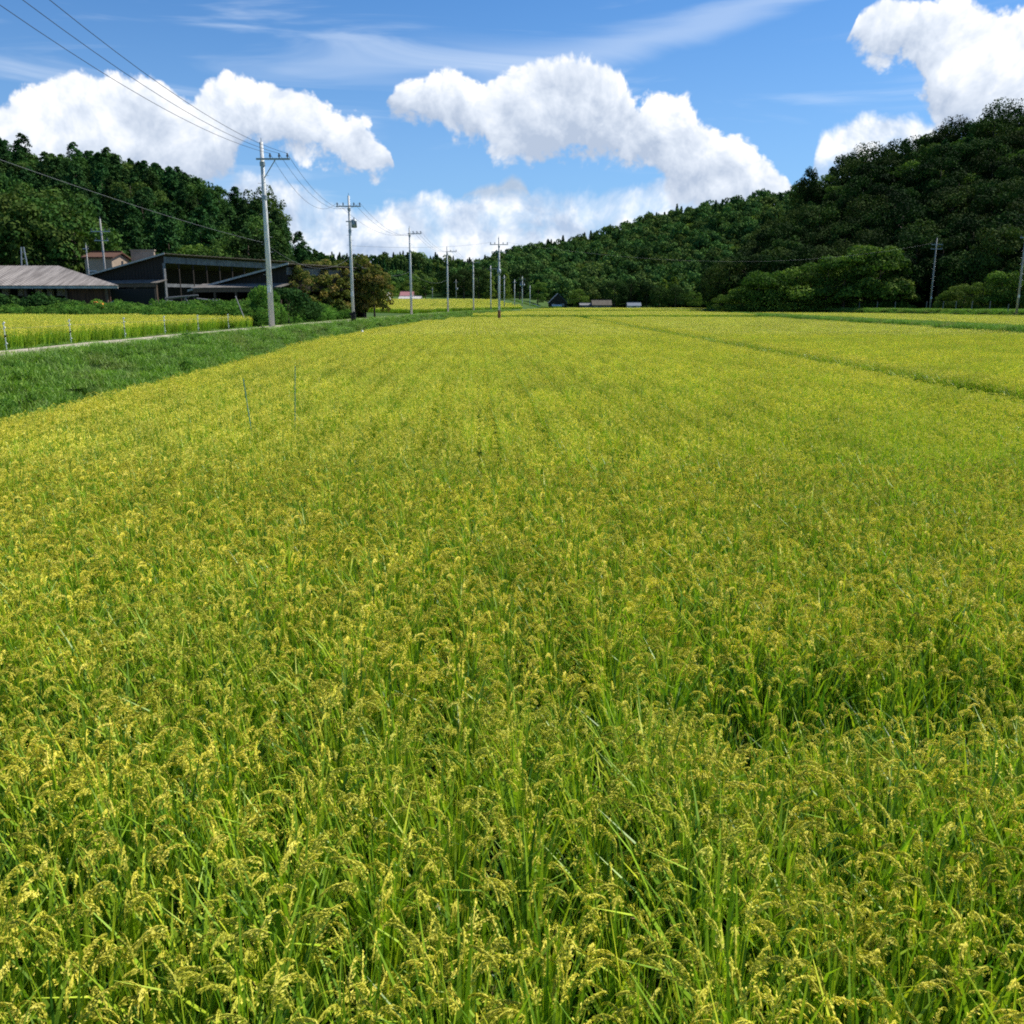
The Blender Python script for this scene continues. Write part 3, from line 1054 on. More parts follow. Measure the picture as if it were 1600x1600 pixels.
def broadleaf(g, H=11.0, W=8.5, n=3200, s=0.26, low=0.12, nl=34, lump=0.27, flat=0.72):
    C, Nn, T = [], [], []
    ctr = np.array([0, 0, H * (0.5 + low / 2)])
    ax = np.array([W / 2, W / 2, H * (1 - low) / 2])
    D = rand_dirs(g, nl, -0.75)
    rad = g.uniform(0.45, 0.86, nl) ** 0.5
    L = ctr + D * ax * rad[:, None]
    lr = W * lump * g.uniform(0.6, 1.15, nl)
    w = lr ** 2
    cnt = (n * w / w.sum()).astype(int)
    for i in range(nl):
        d = rand_dirs(g, cnt[i], -0.5)
        C.append(L[i] + d * (lr[i] * g.uniform(0.72, 1.05, cnt[i]))[:, None] * np.array([1, 1, flat]))
        Nn.append(d + np.array([0, 0, 0.35]))
        T.append(np.full(cnt[i], np.clip(g.normal(0.45, 0.22), 0, 1)))
    C, Nn, T = np.concatenate(C), np.concatenate(Nn), np.concatenate(T)
    q = cards(g, C, Nn, g.uniform(0.7, 1.3, len(C)) * s, 0.6)
    return q, np.clip(T + g.normal(0, 0.14, len(T)), 0, 1)


def trunk_mb(g, H, r, limbs=5, spread=1.6, lean=0.03):
    mb = MB()
    p = [(lean * H * f * f, lean * 0.5 * H * f, H * f) for f in (-0.02, 0.0, 0.1, 0.35, 0.65, 0.9)]
    mb.tube(p, [r * 1.5, r * 1.25, r, r * 0.75, r * 0.45, r * 0.12], 7)
    for k in range(limbs):
        f = 0.3 + 0.5 * k / max(1, limbs)
        a = g.uniform(0, 6.28)
        b0 = np.array([lean * H * f * f, lean * 0.5 * H * f, H * f])
        L_ = spread * (1.15 - f)
        b1 = b0 + np.array([math.cos(a) * L_ * 0.5, math.sin(a) * L_ * 0.5, L_ * 0.45])
        b2 = b0 + np.array([math.cos(a) * L_, math.sin(a) * L_, L_ * 0.7])
        mb.tube([b0, b1, b2], [r * 0.4, r * 0.28, r * 0.08], 5)
    return mb


PROTO = {}


def tree_proto(key, name, crown, H, r, m, limbs=5, spread=2.5):
    """a tree thing: Empty > trunk, crown"""
    g = np.random.default_rng(hash(key) % 1 + len(PROTO) + 40)
    root = empty(name, (0, 0, 0))
    me = quad_mesh('crown', crown[0], None, crown[1], (m,))
    c = bpy.data.objects.new('crown', me)
    COL.objects.link(c)
    c.parent = root
    trunk_mb(g, H * 0.93, r, limbs, spread).build('trunk', M['bark'], root, smooth=True)
    PROTO.setdefault(key, []).append([root, False])
    return root


for k in range(6):
    tree_proto('cedar', 'cedar_tree', conifer(g, 11.5 * (0.88 + 0.05 * k), 3.5 + 0.12 * k, n=5200, s=0.21, round_=0.46 + 0.05 * (k % 4), skirt=0.0), 12, 0.22, M['conifer'], 0)
for k in range(6):
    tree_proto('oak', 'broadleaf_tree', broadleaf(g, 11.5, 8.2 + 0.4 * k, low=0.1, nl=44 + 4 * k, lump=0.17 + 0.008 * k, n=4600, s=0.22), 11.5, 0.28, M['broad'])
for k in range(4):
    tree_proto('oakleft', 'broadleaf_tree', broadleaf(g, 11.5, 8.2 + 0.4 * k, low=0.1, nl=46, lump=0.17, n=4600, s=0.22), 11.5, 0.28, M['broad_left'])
for k in range(4):
    tree_proto('light', 'broadleaf_tree', broadleaf(g, 9.5, 8.0 + 0.6 * k, low=0.0, nl=24 + 5 * k, lump=0.21, n=5200, s=0.2, flat=0.5), 9.5, 0.22, M['broad_light'])
for k in range(3):
    tree_proto('bamboo', 'bamboo_clump', conifer(g, 10, 2.6, n=2000, s=0.25, round_=0.45, skirt=0.05), 10, 0.08, M['bamboo'], 0)
for k in range(3):
    tree_proto('pale', 'broadleaf_tree', broadleaf(g, 9.5, 7.0, low=0.1, nl=30, lump=0.2), 9.5, 0.22, M['pale'])
for k in range(3):
    tree_proto('rusty', 'garden_tree', broadleaf(g, 6.0, 4.6, n=4200, s=0.14, low=0.03, nl=66, lump=0.13), 6.0, 0.12, M['rusty'], 7, 1.8)
for k in range(3):
    tree_proto('shrub', 'shrub', broadleaf(g, 3.4, 4.2, n=3600, s=0.13, low=0.0, nl=40, lump=0.19), 3.2, 0.06, M['hedge'], 6, 1.2)
for k in range(2):
    tree_proto('greenshrub', 'shrub', broadleaf(g, 3.6, 4.6, n=3600, s=0.14, low=0.0, nl=34, lump=0.2), 3.4, 0.06, M['weed'], 6, 1.2)


def plant(key, loc, s, sz, label, cat, group, g, name=None):
    e = PROTO[key][int(g.integers(len(PROTO[key])))]
    if not e[1]:
        e[1] = True
        o = e[0]
    else:
        o = copy_tree(e[0])
    o.location = tuple(float(c) for c in loc)
    o.rotation_euler = (0, 0, float(g.uniform(0, 6.28)))
    o.scale = (s, s, sz)
    if name:
        o.name = name
    for k in ('label', 'category', 'group'):
        if k in o:
            del o[k]
    return tag(o, label, cat, group)


# ------------------------------------------------------------------ wooded hills


class Hill:
    def __init__(s, name, sky, base, ridge, pxr, treeh, nd=26, step=12):
        """sky: skyline (px,py); base/ridge: distances (px,Y) of foot and crest"""
        s.sky, s.base, s.ridge, s.th = np.array(sky, float), np.array(base, float), np.array(ridge, float), treeh
        s.pxr = pxr
        px = np.arange(pxr[0], pxr[1] + 1, step)
        f = np.linspace(-0.05, 1.9, nd)
        X = np.zeros((nd, len(px)))
        Y = np.zeros_like(X)
        Z = np.zeros_like(X)
        for i, p in enumerate(px):
            for j, ff in enumerate(f):
                X[j, i], Y[j, i], Z[j, i] = s.pt(p, ff)
                if ff < 0:
                    Z[j, i] -= 1.5
        o = grid_mesh(name, px, f, Z, [M['forest']], X, Y)
        tag(o, kind='structure')

    def pt(s, px, f):
        Yb = np.interp(px, s.base[:, 0], s.base[:, 1])
        Yr = np.interp(px, s.ridge[:, 0], s.ridge[:, 1])
        Y = Yb + (Yr - Yb) * f
        k = (px - 800) / FPX / (math.cos(PITCH) + 0.226 * math.sin(PITCH)) * 1.0
        top = at(px, np.interp(px, s.sky[:, 0], s.sky[:, 1]), Yr)
        xr = top[0] / Yr
        g0 = float(G(xr * Yb, Yb))
        H = max(top[2] - s.th - g0, 0.0)
        ff = min(max(f, 0), 1)
        prof = (0.35 * ff + 0.65 * (ff * ff * (3 - 2 * ff)))
        z = g0 + H * prof
        if f > 1:
            z = g0 + H * (1 - 0.55 * (f - 1) ** 1.3)
        x = xr * Y
        z += 0.8 * math.sin(x * 0.13 + 1) * math.sin(Y * 0.11) * ff
        return x, Y, z


L_sky = [(-420, 160), (-200, 190), (0, 237), (40, 244), (75, 246), (130, 254), (165, 247), (215, 257), (270, 270), (320, 294), (345, 311), (400, 316),
         (435, 334), (465, 360), (495, 392), (510, 425), (530, 460)]
hillL = Hill('hill', L_sky, [(-420, 105), (0, 112), (300, 122), (530, 150)], [(-420, 200), (0, 205), (300, 200), (430, 190), (530, 185)], (-420, 530), 9.3)
R_sky = [(1118, 470), (1150, 425), (1180, 390), (1215, 345), (1240, 308), (1270, 292), (1300, 262), (1350, 246), (1390, 228), (1450, 210), (1500, 203),
         (1530, 192), (1600, 178), (1750, 150), (2000, 130)]
hillR = Hill('hill', R_sky, [(1118, 215), (1300, 205), (1450, 190), (1600, 172), (2000, 150)], [(1118, 262), (1250, 275), (2000, 270)], (1118, 2000), 11)
F2_sky = [(640, 440), (740, 412), (785, 398), (850, 383), (900, 376), (960, 357), (1015, 339), (1040, 334), (1100, 320), (1200, 305), (1250, 300), (1400, 300)]
hillF2 = Hill('hill', F2_sky, [(640, 430), (800, 400), (1000, 375), (1400, 330)], [(640, 560), (800, 560), (1000, 540), (1400, 480)], (640, 1400), 9)
F1_sky = [(300, 380), (440, 392), (500, 394), (560, 402), (600, 398), (650, 396), (700, 403), (740, 410), (800, 412), (900, 425)]
hillF1 = Hill('hill', F1_sky, [(300, 420), (600, 480), (900, 560)], [(300, 600), (600, 640), (900, 760)], (300, 900), 10)


def pxpy(p):
    """project to the 1600 px picture (only used to word labels and drop unseen trees)"""
    x, y, z = p[0], p[1], p[2] - CAMZ
    c, s = math.cos(PITCH), math.sin(PITCH)
    d = y * c - z * s
    return 800 + FPX * x / d, 800 - FPX * (z * c + y * s) / d


def forest_pts(hill, sp, g, fmax=1.06, pxr=None):
    """roughly even spots over the slope"""
    pts = []
    a, b = pxr or hill.pxr
    Ymin = hill.base[:, 1].min()
    Ymax = hill.ridge[:, 1].max()
    Y = Ymin
    rows = np.arange(Ymin - 5, Ymax + 20, sp * 0.87)
    for i, Y in enumerate(rows):
        for x in np.arange(-700, 700, sp):
            xx, yy = x + (i % 2) * sp / 2 + g.uniform(-.3, .3) * sp, Y + g.uniform(-.3, .3) * sp
            # pixel column of this azimuth
            p = 800 + FPX * (xx / yy) / (1 / (math.cos(PITCH)))
            p = 800 + FPX * (xx / yy) * 0.985
            if not (a <= p <= b):
                continue
            Yb = np.interp(p, hill.base[:, 0], hill.base[:, 1])
            Yr = np.interp(p, hill.ridge[:, 0], hill.ridge[:, 1])
            f = (yy - Yb) / (Yr - Yb)
            if -0.01 <= f <= fmax:
                X, Y2, Z = hill.pt(p, f)
                pts.append((X, Y2, Z, p, f))
    return pts


def where_L(p, f):
    if p < 60:
        w = 'at left edge'
    elif p < 130:
        w = 'above grey shed'
    elif p < 210:
        w = 'behind cottage'
    elif p < 330:
        w = 'above barn peak'
    elif p < 430:
        w = 'left of tallest pole'
    else:
        w = 'right of tallest pole'
    return w


def where_R(p, f):
    if p < 1210:
        w = 'at left tip'
    elif p < 1300:
        w = 'near lone tall tree'
    elif p < 1420:
        w = 'above bright thicket'
    elif p < 1500:
        w = 'behind dark pole'
    else:
        w = 'near right edge'
    return w


def level(f):
    return 'at foot' if f < 0.2 else 'low on slope' if f < 0.4 else 'midway up' if f < 0.62 else 'high on slope' if f < 0.85 else 'on crest'


gt = np.random.default_rng(101)
ORD = ['first', 'second', 'third', 'fourth', 'fifth', 'sixth', 'seventh', 'eighth', 'ninth', 'tenth', 'eleventh', 'twelfth', 'thirteenth', 'fourteenth', 'fifteenth', 'sixteenth',
       'seventeenth', 'eighteenth', 'nineteenth', 'twentieth']
NAMED = {}


def remember(o, nm, lev, side, wh, p):
    o['group'] = f"{nm}s {lev} of the {side} hill {wh}"
    o['category'] = 'tree'
    NAMED.setdefault((nm, lev, side, wh), []).append((p, o))


def name_forest():
    for (nm, lev, side, wh), v in NAMED.items():
        v.sort(key=lambda t: t[0])
        for i, (p, o) in enumerate(v):
            if len(v) == 1:
                o['label'] = f"only {nm} {lev} of {side} hill, {wh}"
            else:
                o['label'] = f"{nm} {lev} of {side} hill, {wh}, {ORD[min(i, 19)]} from left"


nL = 0
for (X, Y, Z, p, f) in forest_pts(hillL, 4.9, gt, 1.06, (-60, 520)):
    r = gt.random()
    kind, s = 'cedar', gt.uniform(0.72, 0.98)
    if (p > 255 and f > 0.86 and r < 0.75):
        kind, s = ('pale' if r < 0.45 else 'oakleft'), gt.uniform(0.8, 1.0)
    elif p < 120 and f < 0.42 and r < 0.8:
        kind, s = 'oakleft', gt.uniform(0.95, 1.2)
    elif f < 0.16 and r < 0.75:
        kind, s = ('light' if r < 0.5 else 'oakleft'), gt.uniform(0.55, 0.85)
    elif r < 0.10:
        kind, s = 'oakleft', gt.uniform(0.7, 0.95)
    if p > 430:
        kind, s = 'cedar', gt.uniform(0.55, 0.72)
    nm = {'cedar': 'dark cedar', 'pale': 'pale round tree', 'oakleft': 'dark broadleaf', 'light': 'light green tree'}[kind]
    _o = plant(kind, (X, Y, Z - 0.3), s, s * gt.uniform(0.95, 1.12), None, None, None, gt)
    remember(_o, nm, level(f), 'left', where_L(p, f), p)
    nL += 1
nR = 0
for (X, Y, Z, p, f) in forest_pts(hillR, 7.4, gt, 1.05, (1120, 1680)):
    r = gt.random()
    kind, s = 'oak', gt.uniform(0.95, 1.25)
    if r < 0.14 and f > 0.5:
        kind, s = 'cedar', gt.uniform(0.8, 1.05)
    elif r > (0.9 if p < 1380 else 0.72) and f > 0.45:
        kind, s = 'light', gt.uniform(0.95, 1.2)  # lighter leaf colour up here stands in for sun on the crest
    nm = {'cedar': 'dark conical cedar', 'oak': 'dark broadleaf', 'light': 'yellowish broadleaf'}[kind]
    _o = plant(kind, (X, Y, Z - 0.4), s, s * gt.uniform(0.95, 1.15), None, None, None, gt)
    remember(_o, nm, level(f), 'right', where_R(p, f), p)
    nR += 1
name_forest()
# thicket of brighter trees along the foot of the right wood
foot = [(1138, 198, .62), (1160, 196, .78), (1185, 195, .95), (1215, 194, 1.05), (1240, 192, 1.15), (1265, 193, 1.05), (1290, 190, 1.2), (1318, 189, 1.3), (1345, 189, 1.28), (1372, 188, 1.2),
        (1398, 190, .95)]
for i, (p, Y, s) in enumerate(foot):
    q = at(p, 478, Y)
    plant('light', (q[0], Y, float(G(q[0], Y)) - 1.6), s * gt.uniform(.95, 1.3), s * gt.uniform(1.0, 1.35), f"bright green spreading tree, {['leftmost', 'second', 'third', 'fourth', 'fifth', 'sixth', 'seventh', 'eighth', 'ninth', 'tenth', 'rightmost'][i]} along the thicket left of the double-armed dark pole", 'tree', 'thicket at the foot of the right wood', gt)
foot2 = [(1478, 168, .5), (1505, 166, .62), (1535, 164, .72), (1562, 162, .78), (1592, 160, .85), (1625, 158, .9), (1660, 156, .9)]
for i, (p, Y, s) in enumerate(foot2):
    q = at(p, 478, Y)
    plant('light', (q[0], Y, float(G(q[0], Y)) - 1.2), s * gt.uniform(.9, 1.2), s * gt.uniform(.9, 1.15), f"leafy bush-like tree, {['first', 'second', 'third', 'fourth', 'fifth', 'sixth', 'seventh'][i]} from the left beside the pole at the right edge", 'tree', 'bushes above the right bank', gt)
for i, (p, Y, zz, s) in enumerate([(1500, 190, 6, .9), (1545, 188, 8, 1.0), (1590, 186, 10, 1.05)]):
    q = at(p, 478, Y)
    plant('light', (q[0], Y, zz - 1), s, s, f"lighter layered tree, {['left', 'middle', 'right'][i]} of three above the bushes behind the edge pole", 'tree', 'layered trees near right edge', gt)
# the tall lone tree on the skyline
q = at(1266, 262, 262)
plant('oak', (q[0], 262, q[2] - 13.5), 0.55, 1.2, 'tall lone tree standing out on the skyline where the two right hills meet', 'tree', None, gt)
for (p, py, lab) in ((1523, 178, 'pointed cedar on the skyline of the right hill, left of the highest one'), (1582, 168, 'highest pointed cedar on the skyline near the right picture edge')):
    q = at(p, py, 262)
    plant('cedar', (q[0], 262, q[2] - 14.5), 0.95, 1.0, lab, 'tree', None, gt)
for (p, py, lab) in ((1016, 330, 'thin spire-like cedar rising from the far right ridge'), (856, 369, 'slender cedar left on the far ridge skyline'), (889, 362, 'slender cedar beside a shorter one on the far ridge'), (896, 366, 'shorter cedar right of the slender one on the far ridge'), (770, 391, 'small spire cedar just left of the double-armed pole')):
    q = at(p, py, 548)
    plant('cedar', (q[0], 548, q[2] - 16.5), 0.7, 1.2, lab, 'tree', None, gt)

# far woods: one mass each


def simple_lib(name, gens):
    c = bpy.data.collections.new(name)
    for k, (q, t, m) in enumerate(gens):
        me = quad_mesh(name, q, None, t, (m,))
        ob = bpy.data.objects.new(f"{name}_{k:02d}", me)
        c.objects.link(ob)
    return c


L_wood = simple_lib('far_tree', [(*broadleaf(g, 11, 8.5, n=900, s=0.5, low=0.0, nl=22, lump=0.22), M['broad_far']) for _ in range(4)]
                    + [(*conifer(g, 13, 3.0, n=900, s=0.45), M['conifer']) for _ in range(3)]
                    + [(*broadleaf(g, 10, 8.5, n=900, s=0.5, low=0.0, nl=22, lump=0.22), M['broad_light']) for _ in range(2)])


def wood(name, hill, sp, label, pxr, choose, seed):
    g = np.random.default_rng(seed)
    pts = forest_pts(hill, sp, g, 1.08, pxr)
    P, V, S = [], [], []
    for (X, Y, Z, p, f) in pts:
        P.append((X, Y, Z - 0.5))
        v, s = choose(g, p, f)
        V.append(v)
        S.append(s * g.uniform(0.8, 1.15))
    P, V, S = np.array(P), np.array(V), np.array(S)
    n = len(P)
    rot = np.stack([np.zeros(n), np.zeros(n), g.uniform(0, 6.28, n)], 1)
    return scatter_object(name, [(L_wood, P, rot, np.stack([S, S, S * g.uniform(.9, 1.15, n)], 1), V)], label)


wood('woodland', hillF2, 7.0, 'mixed woodland covering the long far ridge on the right', (700, 1330),
     lambda g, p, f: ((int(g.integers(4, 7)), 0.8) if g.random() < (0.45 if f > 0.85 else 0.12) else (int(g.integers(0, 4)), 1.0) if g.random() < 0.85 else (int(g.integers(7, 9)), 0.85)), 55)
wood('woodland', hillF1, 8.0, 'dark woodland on the farthest low hill behind the poles', (440, 880),
     lambda g, p, f: ((int(g.integers(4, 7)), 0.8) if (f > 0.25 and g.random() < 0.8) else (int(g.integers(7, 9)), 1.0) if g.random() < .5 else (int(g.integers(0, 4)), 1.0)), 56)

# single trees along the foot of the far woods
far_foot = [(612, 330, 'light', .75, 'rounded green tree nearest the bush row below the far hill'), (640, 345, 'light', .8, 'rounded green tree just left of the third pole'),
            (665, 350, 'light', .9, 'rounded green tree behind the red roofed house'), (700, 340, 'oak', 1.0, 'dark tree behind the fourth pole'), (725, 335, 'oak', 1.0, 'dark tree right of the fourth pole'),
            (748, 345, 'oak', 1.05, 'dark tree behind the fifth pole'), (765, 360, 'bamboo', 1.1, 'yellowish bamboo left of the double-armed pole'), (790, 350, 'bamboo', 1.0, 'yellowish bamboo right of the double-armed pole'),
            (812, 365, 'oak', 1.1, 'dark tree behind the pole carrying the transformer'), (840, 350, 'light', .9, 'green tree left of the dark roofed farmhouse'), (905, 352, 'light', .8, 'green tree right of the dark roofed farmhouse'),
            (1036, 372, 'bamboo', 1.15, 'tall yellow bamboo, left one at the foot of the far ridge'), (1052, 374, 'bamboo', 1.25, 'tall yellow bamboo, second at the foot of the far ridge'), (1068, 372, 'bamboo', 1.2, 'tall yellow bamboo, third at the foot of the far ridge'),
            (1088, 373, 'bamboo', 1.0, 'tall yellow bamboo, right one at the foot of the far ridge'), (1010, 368, 'oak', .9, 'dark tree left of the tall bamboo'), (1030, 345, 'oak', .75, 'low dark tree below the tall bamboo'),
            (1055, 342, 'oak', .75, 'low dark tree under the bamboo, right of another'), (1085, 340, 'light', .75, 'low spreading tree right below the bamboo'), (1110, 335, 'light', .7, 'low tree between bamboo and right wood'),
            (960, 365, 'oak', .95, 'dark tree behind the brown roofed hut'), (985, 370, 'oak', 1.0, 'dark tree behind the small white hut')]
for (p, Y, kd, s, lab) in far_foot:
    q = at(p, 478, Y)
    plant(kd, (q[0], Y, float(G(q[0], Y)) - 0.3), s, s, lab, 'tree', None, gt)

# bushes by the second pole
rb = [(470, 86, .62, .85, 'low'), (490, 90, .75, .95, 'browning tree left of the second pole, next to the dark barn'), (515, 92, .9, 1.02, 'tallest browning tree left of the second pole'),
      (537, 95, .85, .98, 'browning tree directly left of the second pole'), (568, 96, .9, 1.1, 'browning tree directly right of the second pole'), (585, 95, .8, .95, 'outermost browning tree right of the second pole')]
rb[0] = (470, 86, .62, .85, 'small browning tree in front of the dark barn end')
for (p, Y, s, sz, lab) in rb:
    q = at(p, 478, Y)
    plant('rusty', (q[0], Y, ZR - 0.6), s * 1.15, sz * 1.08, lab, 'tree', None, gt)
# dark hedge shrubs in front of the long shed, and shrubs at the verge
hd = [(-30, 67, .95), (2, 67, .75), (30, 67, .62), (58, 67, .78), (84, 68, .66), (100, 67.5, .55)]
for i, (p, Y, s) in enumerate(hd):
    q = at(p, 478, Y)
    plant('shrub', (q[0] * 1.11, Y + 7.6, ZR - 0.2), s * 0.95, s * 0.9, f"dark green shrub, {['outermost', 'second', 'third', 'fourth', 'fifth', 'sixth'][i]} from the left in front of the long grey shed", 'shrub', 'dark shrubs before the grey shed', gt)
for i, (p, Y, s, sz, lab) in enumerate([(388, 63, .50, .36, 'low dark mound of shrub at the corner of the higher paddy'), (450, 66, .75, .8, 'dark green shrub right of the first pole'), (478, 74, .6, .55, 'low dark shrub before the browning trees')]):
    q = at(p, 478, Y)
    plant('shrub', (q[0], Y, ZR - 0.15), s, sz, lab, 'shrub', None, gt)
q = at(413, 478, 62)
plant('greenshrub', (q[0], 62, ZR - .1), .45, .75, 'bright green sapling left of the first pole', 'shrub', None, gt)
for i, (p, py, Y, kd, s, lab) in enumerate([(110, 402, 118, 'oak', .5, 'small round olive tree behind the grey sheds'), (85, 408, 112, 'oak', .45, 'low rounded bush behind the long shed ridge'), (222, 385, 116, 'pale', .42, 'pale round tree above the tan wall'),
                                            (12, 405, 112, 'light', .5, 'yellow green tree at the left edge behind the shed'), (300, 380, 125, 'light', .75, 'light green tree rising behind the barn roof'), (335, 385, 124, 'light', .7, 'light green tree right behind the barn roof'),
                                            (385, 372, 126, 'oak', .75, 'green tree behind the barn left of the first pole')]):
    q = at(p, py, Y)
    plant(kd, (q[0], Y, max(ZR - 0.2, q[2] - 10.5 * s)), s, s, lab, 'tree', None, gt)

# weeds along the yard
L_weed = simple_lib('weed_clump', [(*broadleaf(g, 1.6, 1.8, n=1500, s=0.055, low=0.0, nl=34, lump=0.17), M['weed']) for _ in range(4)])
gw = np.random.default_rng(77)
wp = []
for x in np.arange(-50, -15.6, 0.75):
    yb = float(lf_back(x)) + 0.8
    for k in range(6):
        yy = yb + k * 0.9 + gw.uniform(-.4, .4)
        if yy > 75 + gw.uniform(-1, 2) and x < -28:
            continue
        if x > -28 and k > 5:
            continue
        wp.append((x + gw.uniform(-.4, .4), yy, ZR - 0.15, gw.uniform(0.65, 1.2) * (0.75 + 0.06 * k)))
for y in np.arange(60, 100, 0.8):
    for k in range(3):
        x = -17.2 - k * 0.9 + gw.uniform(-.4, .4) + max(0, (y - 62)) * 0.02
        wp.append((x, y, ZR - 0.12, gw.uniform(0.35, 0.7) * (1 + 0.35 * k)))
wp = np.array(wp)
n = len(wp)
scatter_object('weeds', [(L_weed, wp[:, :3], np.stack([np.zeros(n), np.zeros(n), gw.uniform(0, 6.28, n)], 1), np.stack([wp[:, 3]] * 3, 1), gw.integers(0, 4, n))],
               'tangle of green weeds between the higher paddy and the farm buildings')

vp = []
for k in range(260):
    y = gw.uniform(14, 110)
    x = gw.uniform(float(xc(y)) + 1.5, float(xe(y)) - 0.1)
    vp.append((x, y, float(G(x, y)) - .05, gw.uniform(.12, .30) * (1.4 if gw.random() < .12 else 1)))
vp = np.array(vp)
n = len(vp)
scatter_object('weeds', [(L_weed, vp[:, :3], np.stack([np.zeros(n), np.zeros(n), gw.uniform(0, 6.28, n)], 1), np.stack([vp[:, 3], vp[:, 3], vp[:, 3] * .8], 1), gw.integers(0, 4, n))],
               'low broad-leaved weeds scattered over the grass bank beside the track')

# ------------------------------------------------------------------ farm buildings


def frame_fn(o, u, v):
    o, u, v = np.array(o, float), np.array(u, float), np.array(v, float)

    def F(a, b, z):
        p = o[:2] + u * a + v * b
        return (p[0], p[1], z)
    return F


U = np.array([0.42, 0.907]) / np.linalg.norm([0.42, 0.907])
Vv = np.array([-U[1], U[0]])


def corr_sheet(F, a0, a1, b0, b1, z00, z01, th=0.06, n=60, amp=0.025):
    """corrugated lean-to sheet: a along the eaves, b up/down slope; z at b0 and b1"""
    mb = MB()
    A = np.linspace(a0, a1, n)
    top, bot = [], []
    for i, a in enumerate(A):
        w = amp if i % 2 else -amp
        top += [F(a, b0, z00 + w), F(a, b1, z01 + w)]
        bot += [F(a, b0, z00 + w - th), F(a, b1, z01 + w - th)]
    m = len(top)
    fs = []
    for i in range(n - 1):
        k = 2 * i
        fs += [(k, k + 2, k + 3, k + 1), (m + k, m + k + 1, m + k + 3, m + k + 2), (k, m + k, m + k + 2, k + 2), (k + 1, k + 3, m + k + 3, m + k + 1)]
    fs += [(0, 1, m + 1, m), (m - 2, 2 * m - 2, 2 * m - 1, m - 1)]
    mb.poly(top + bot, fs)
    return mb


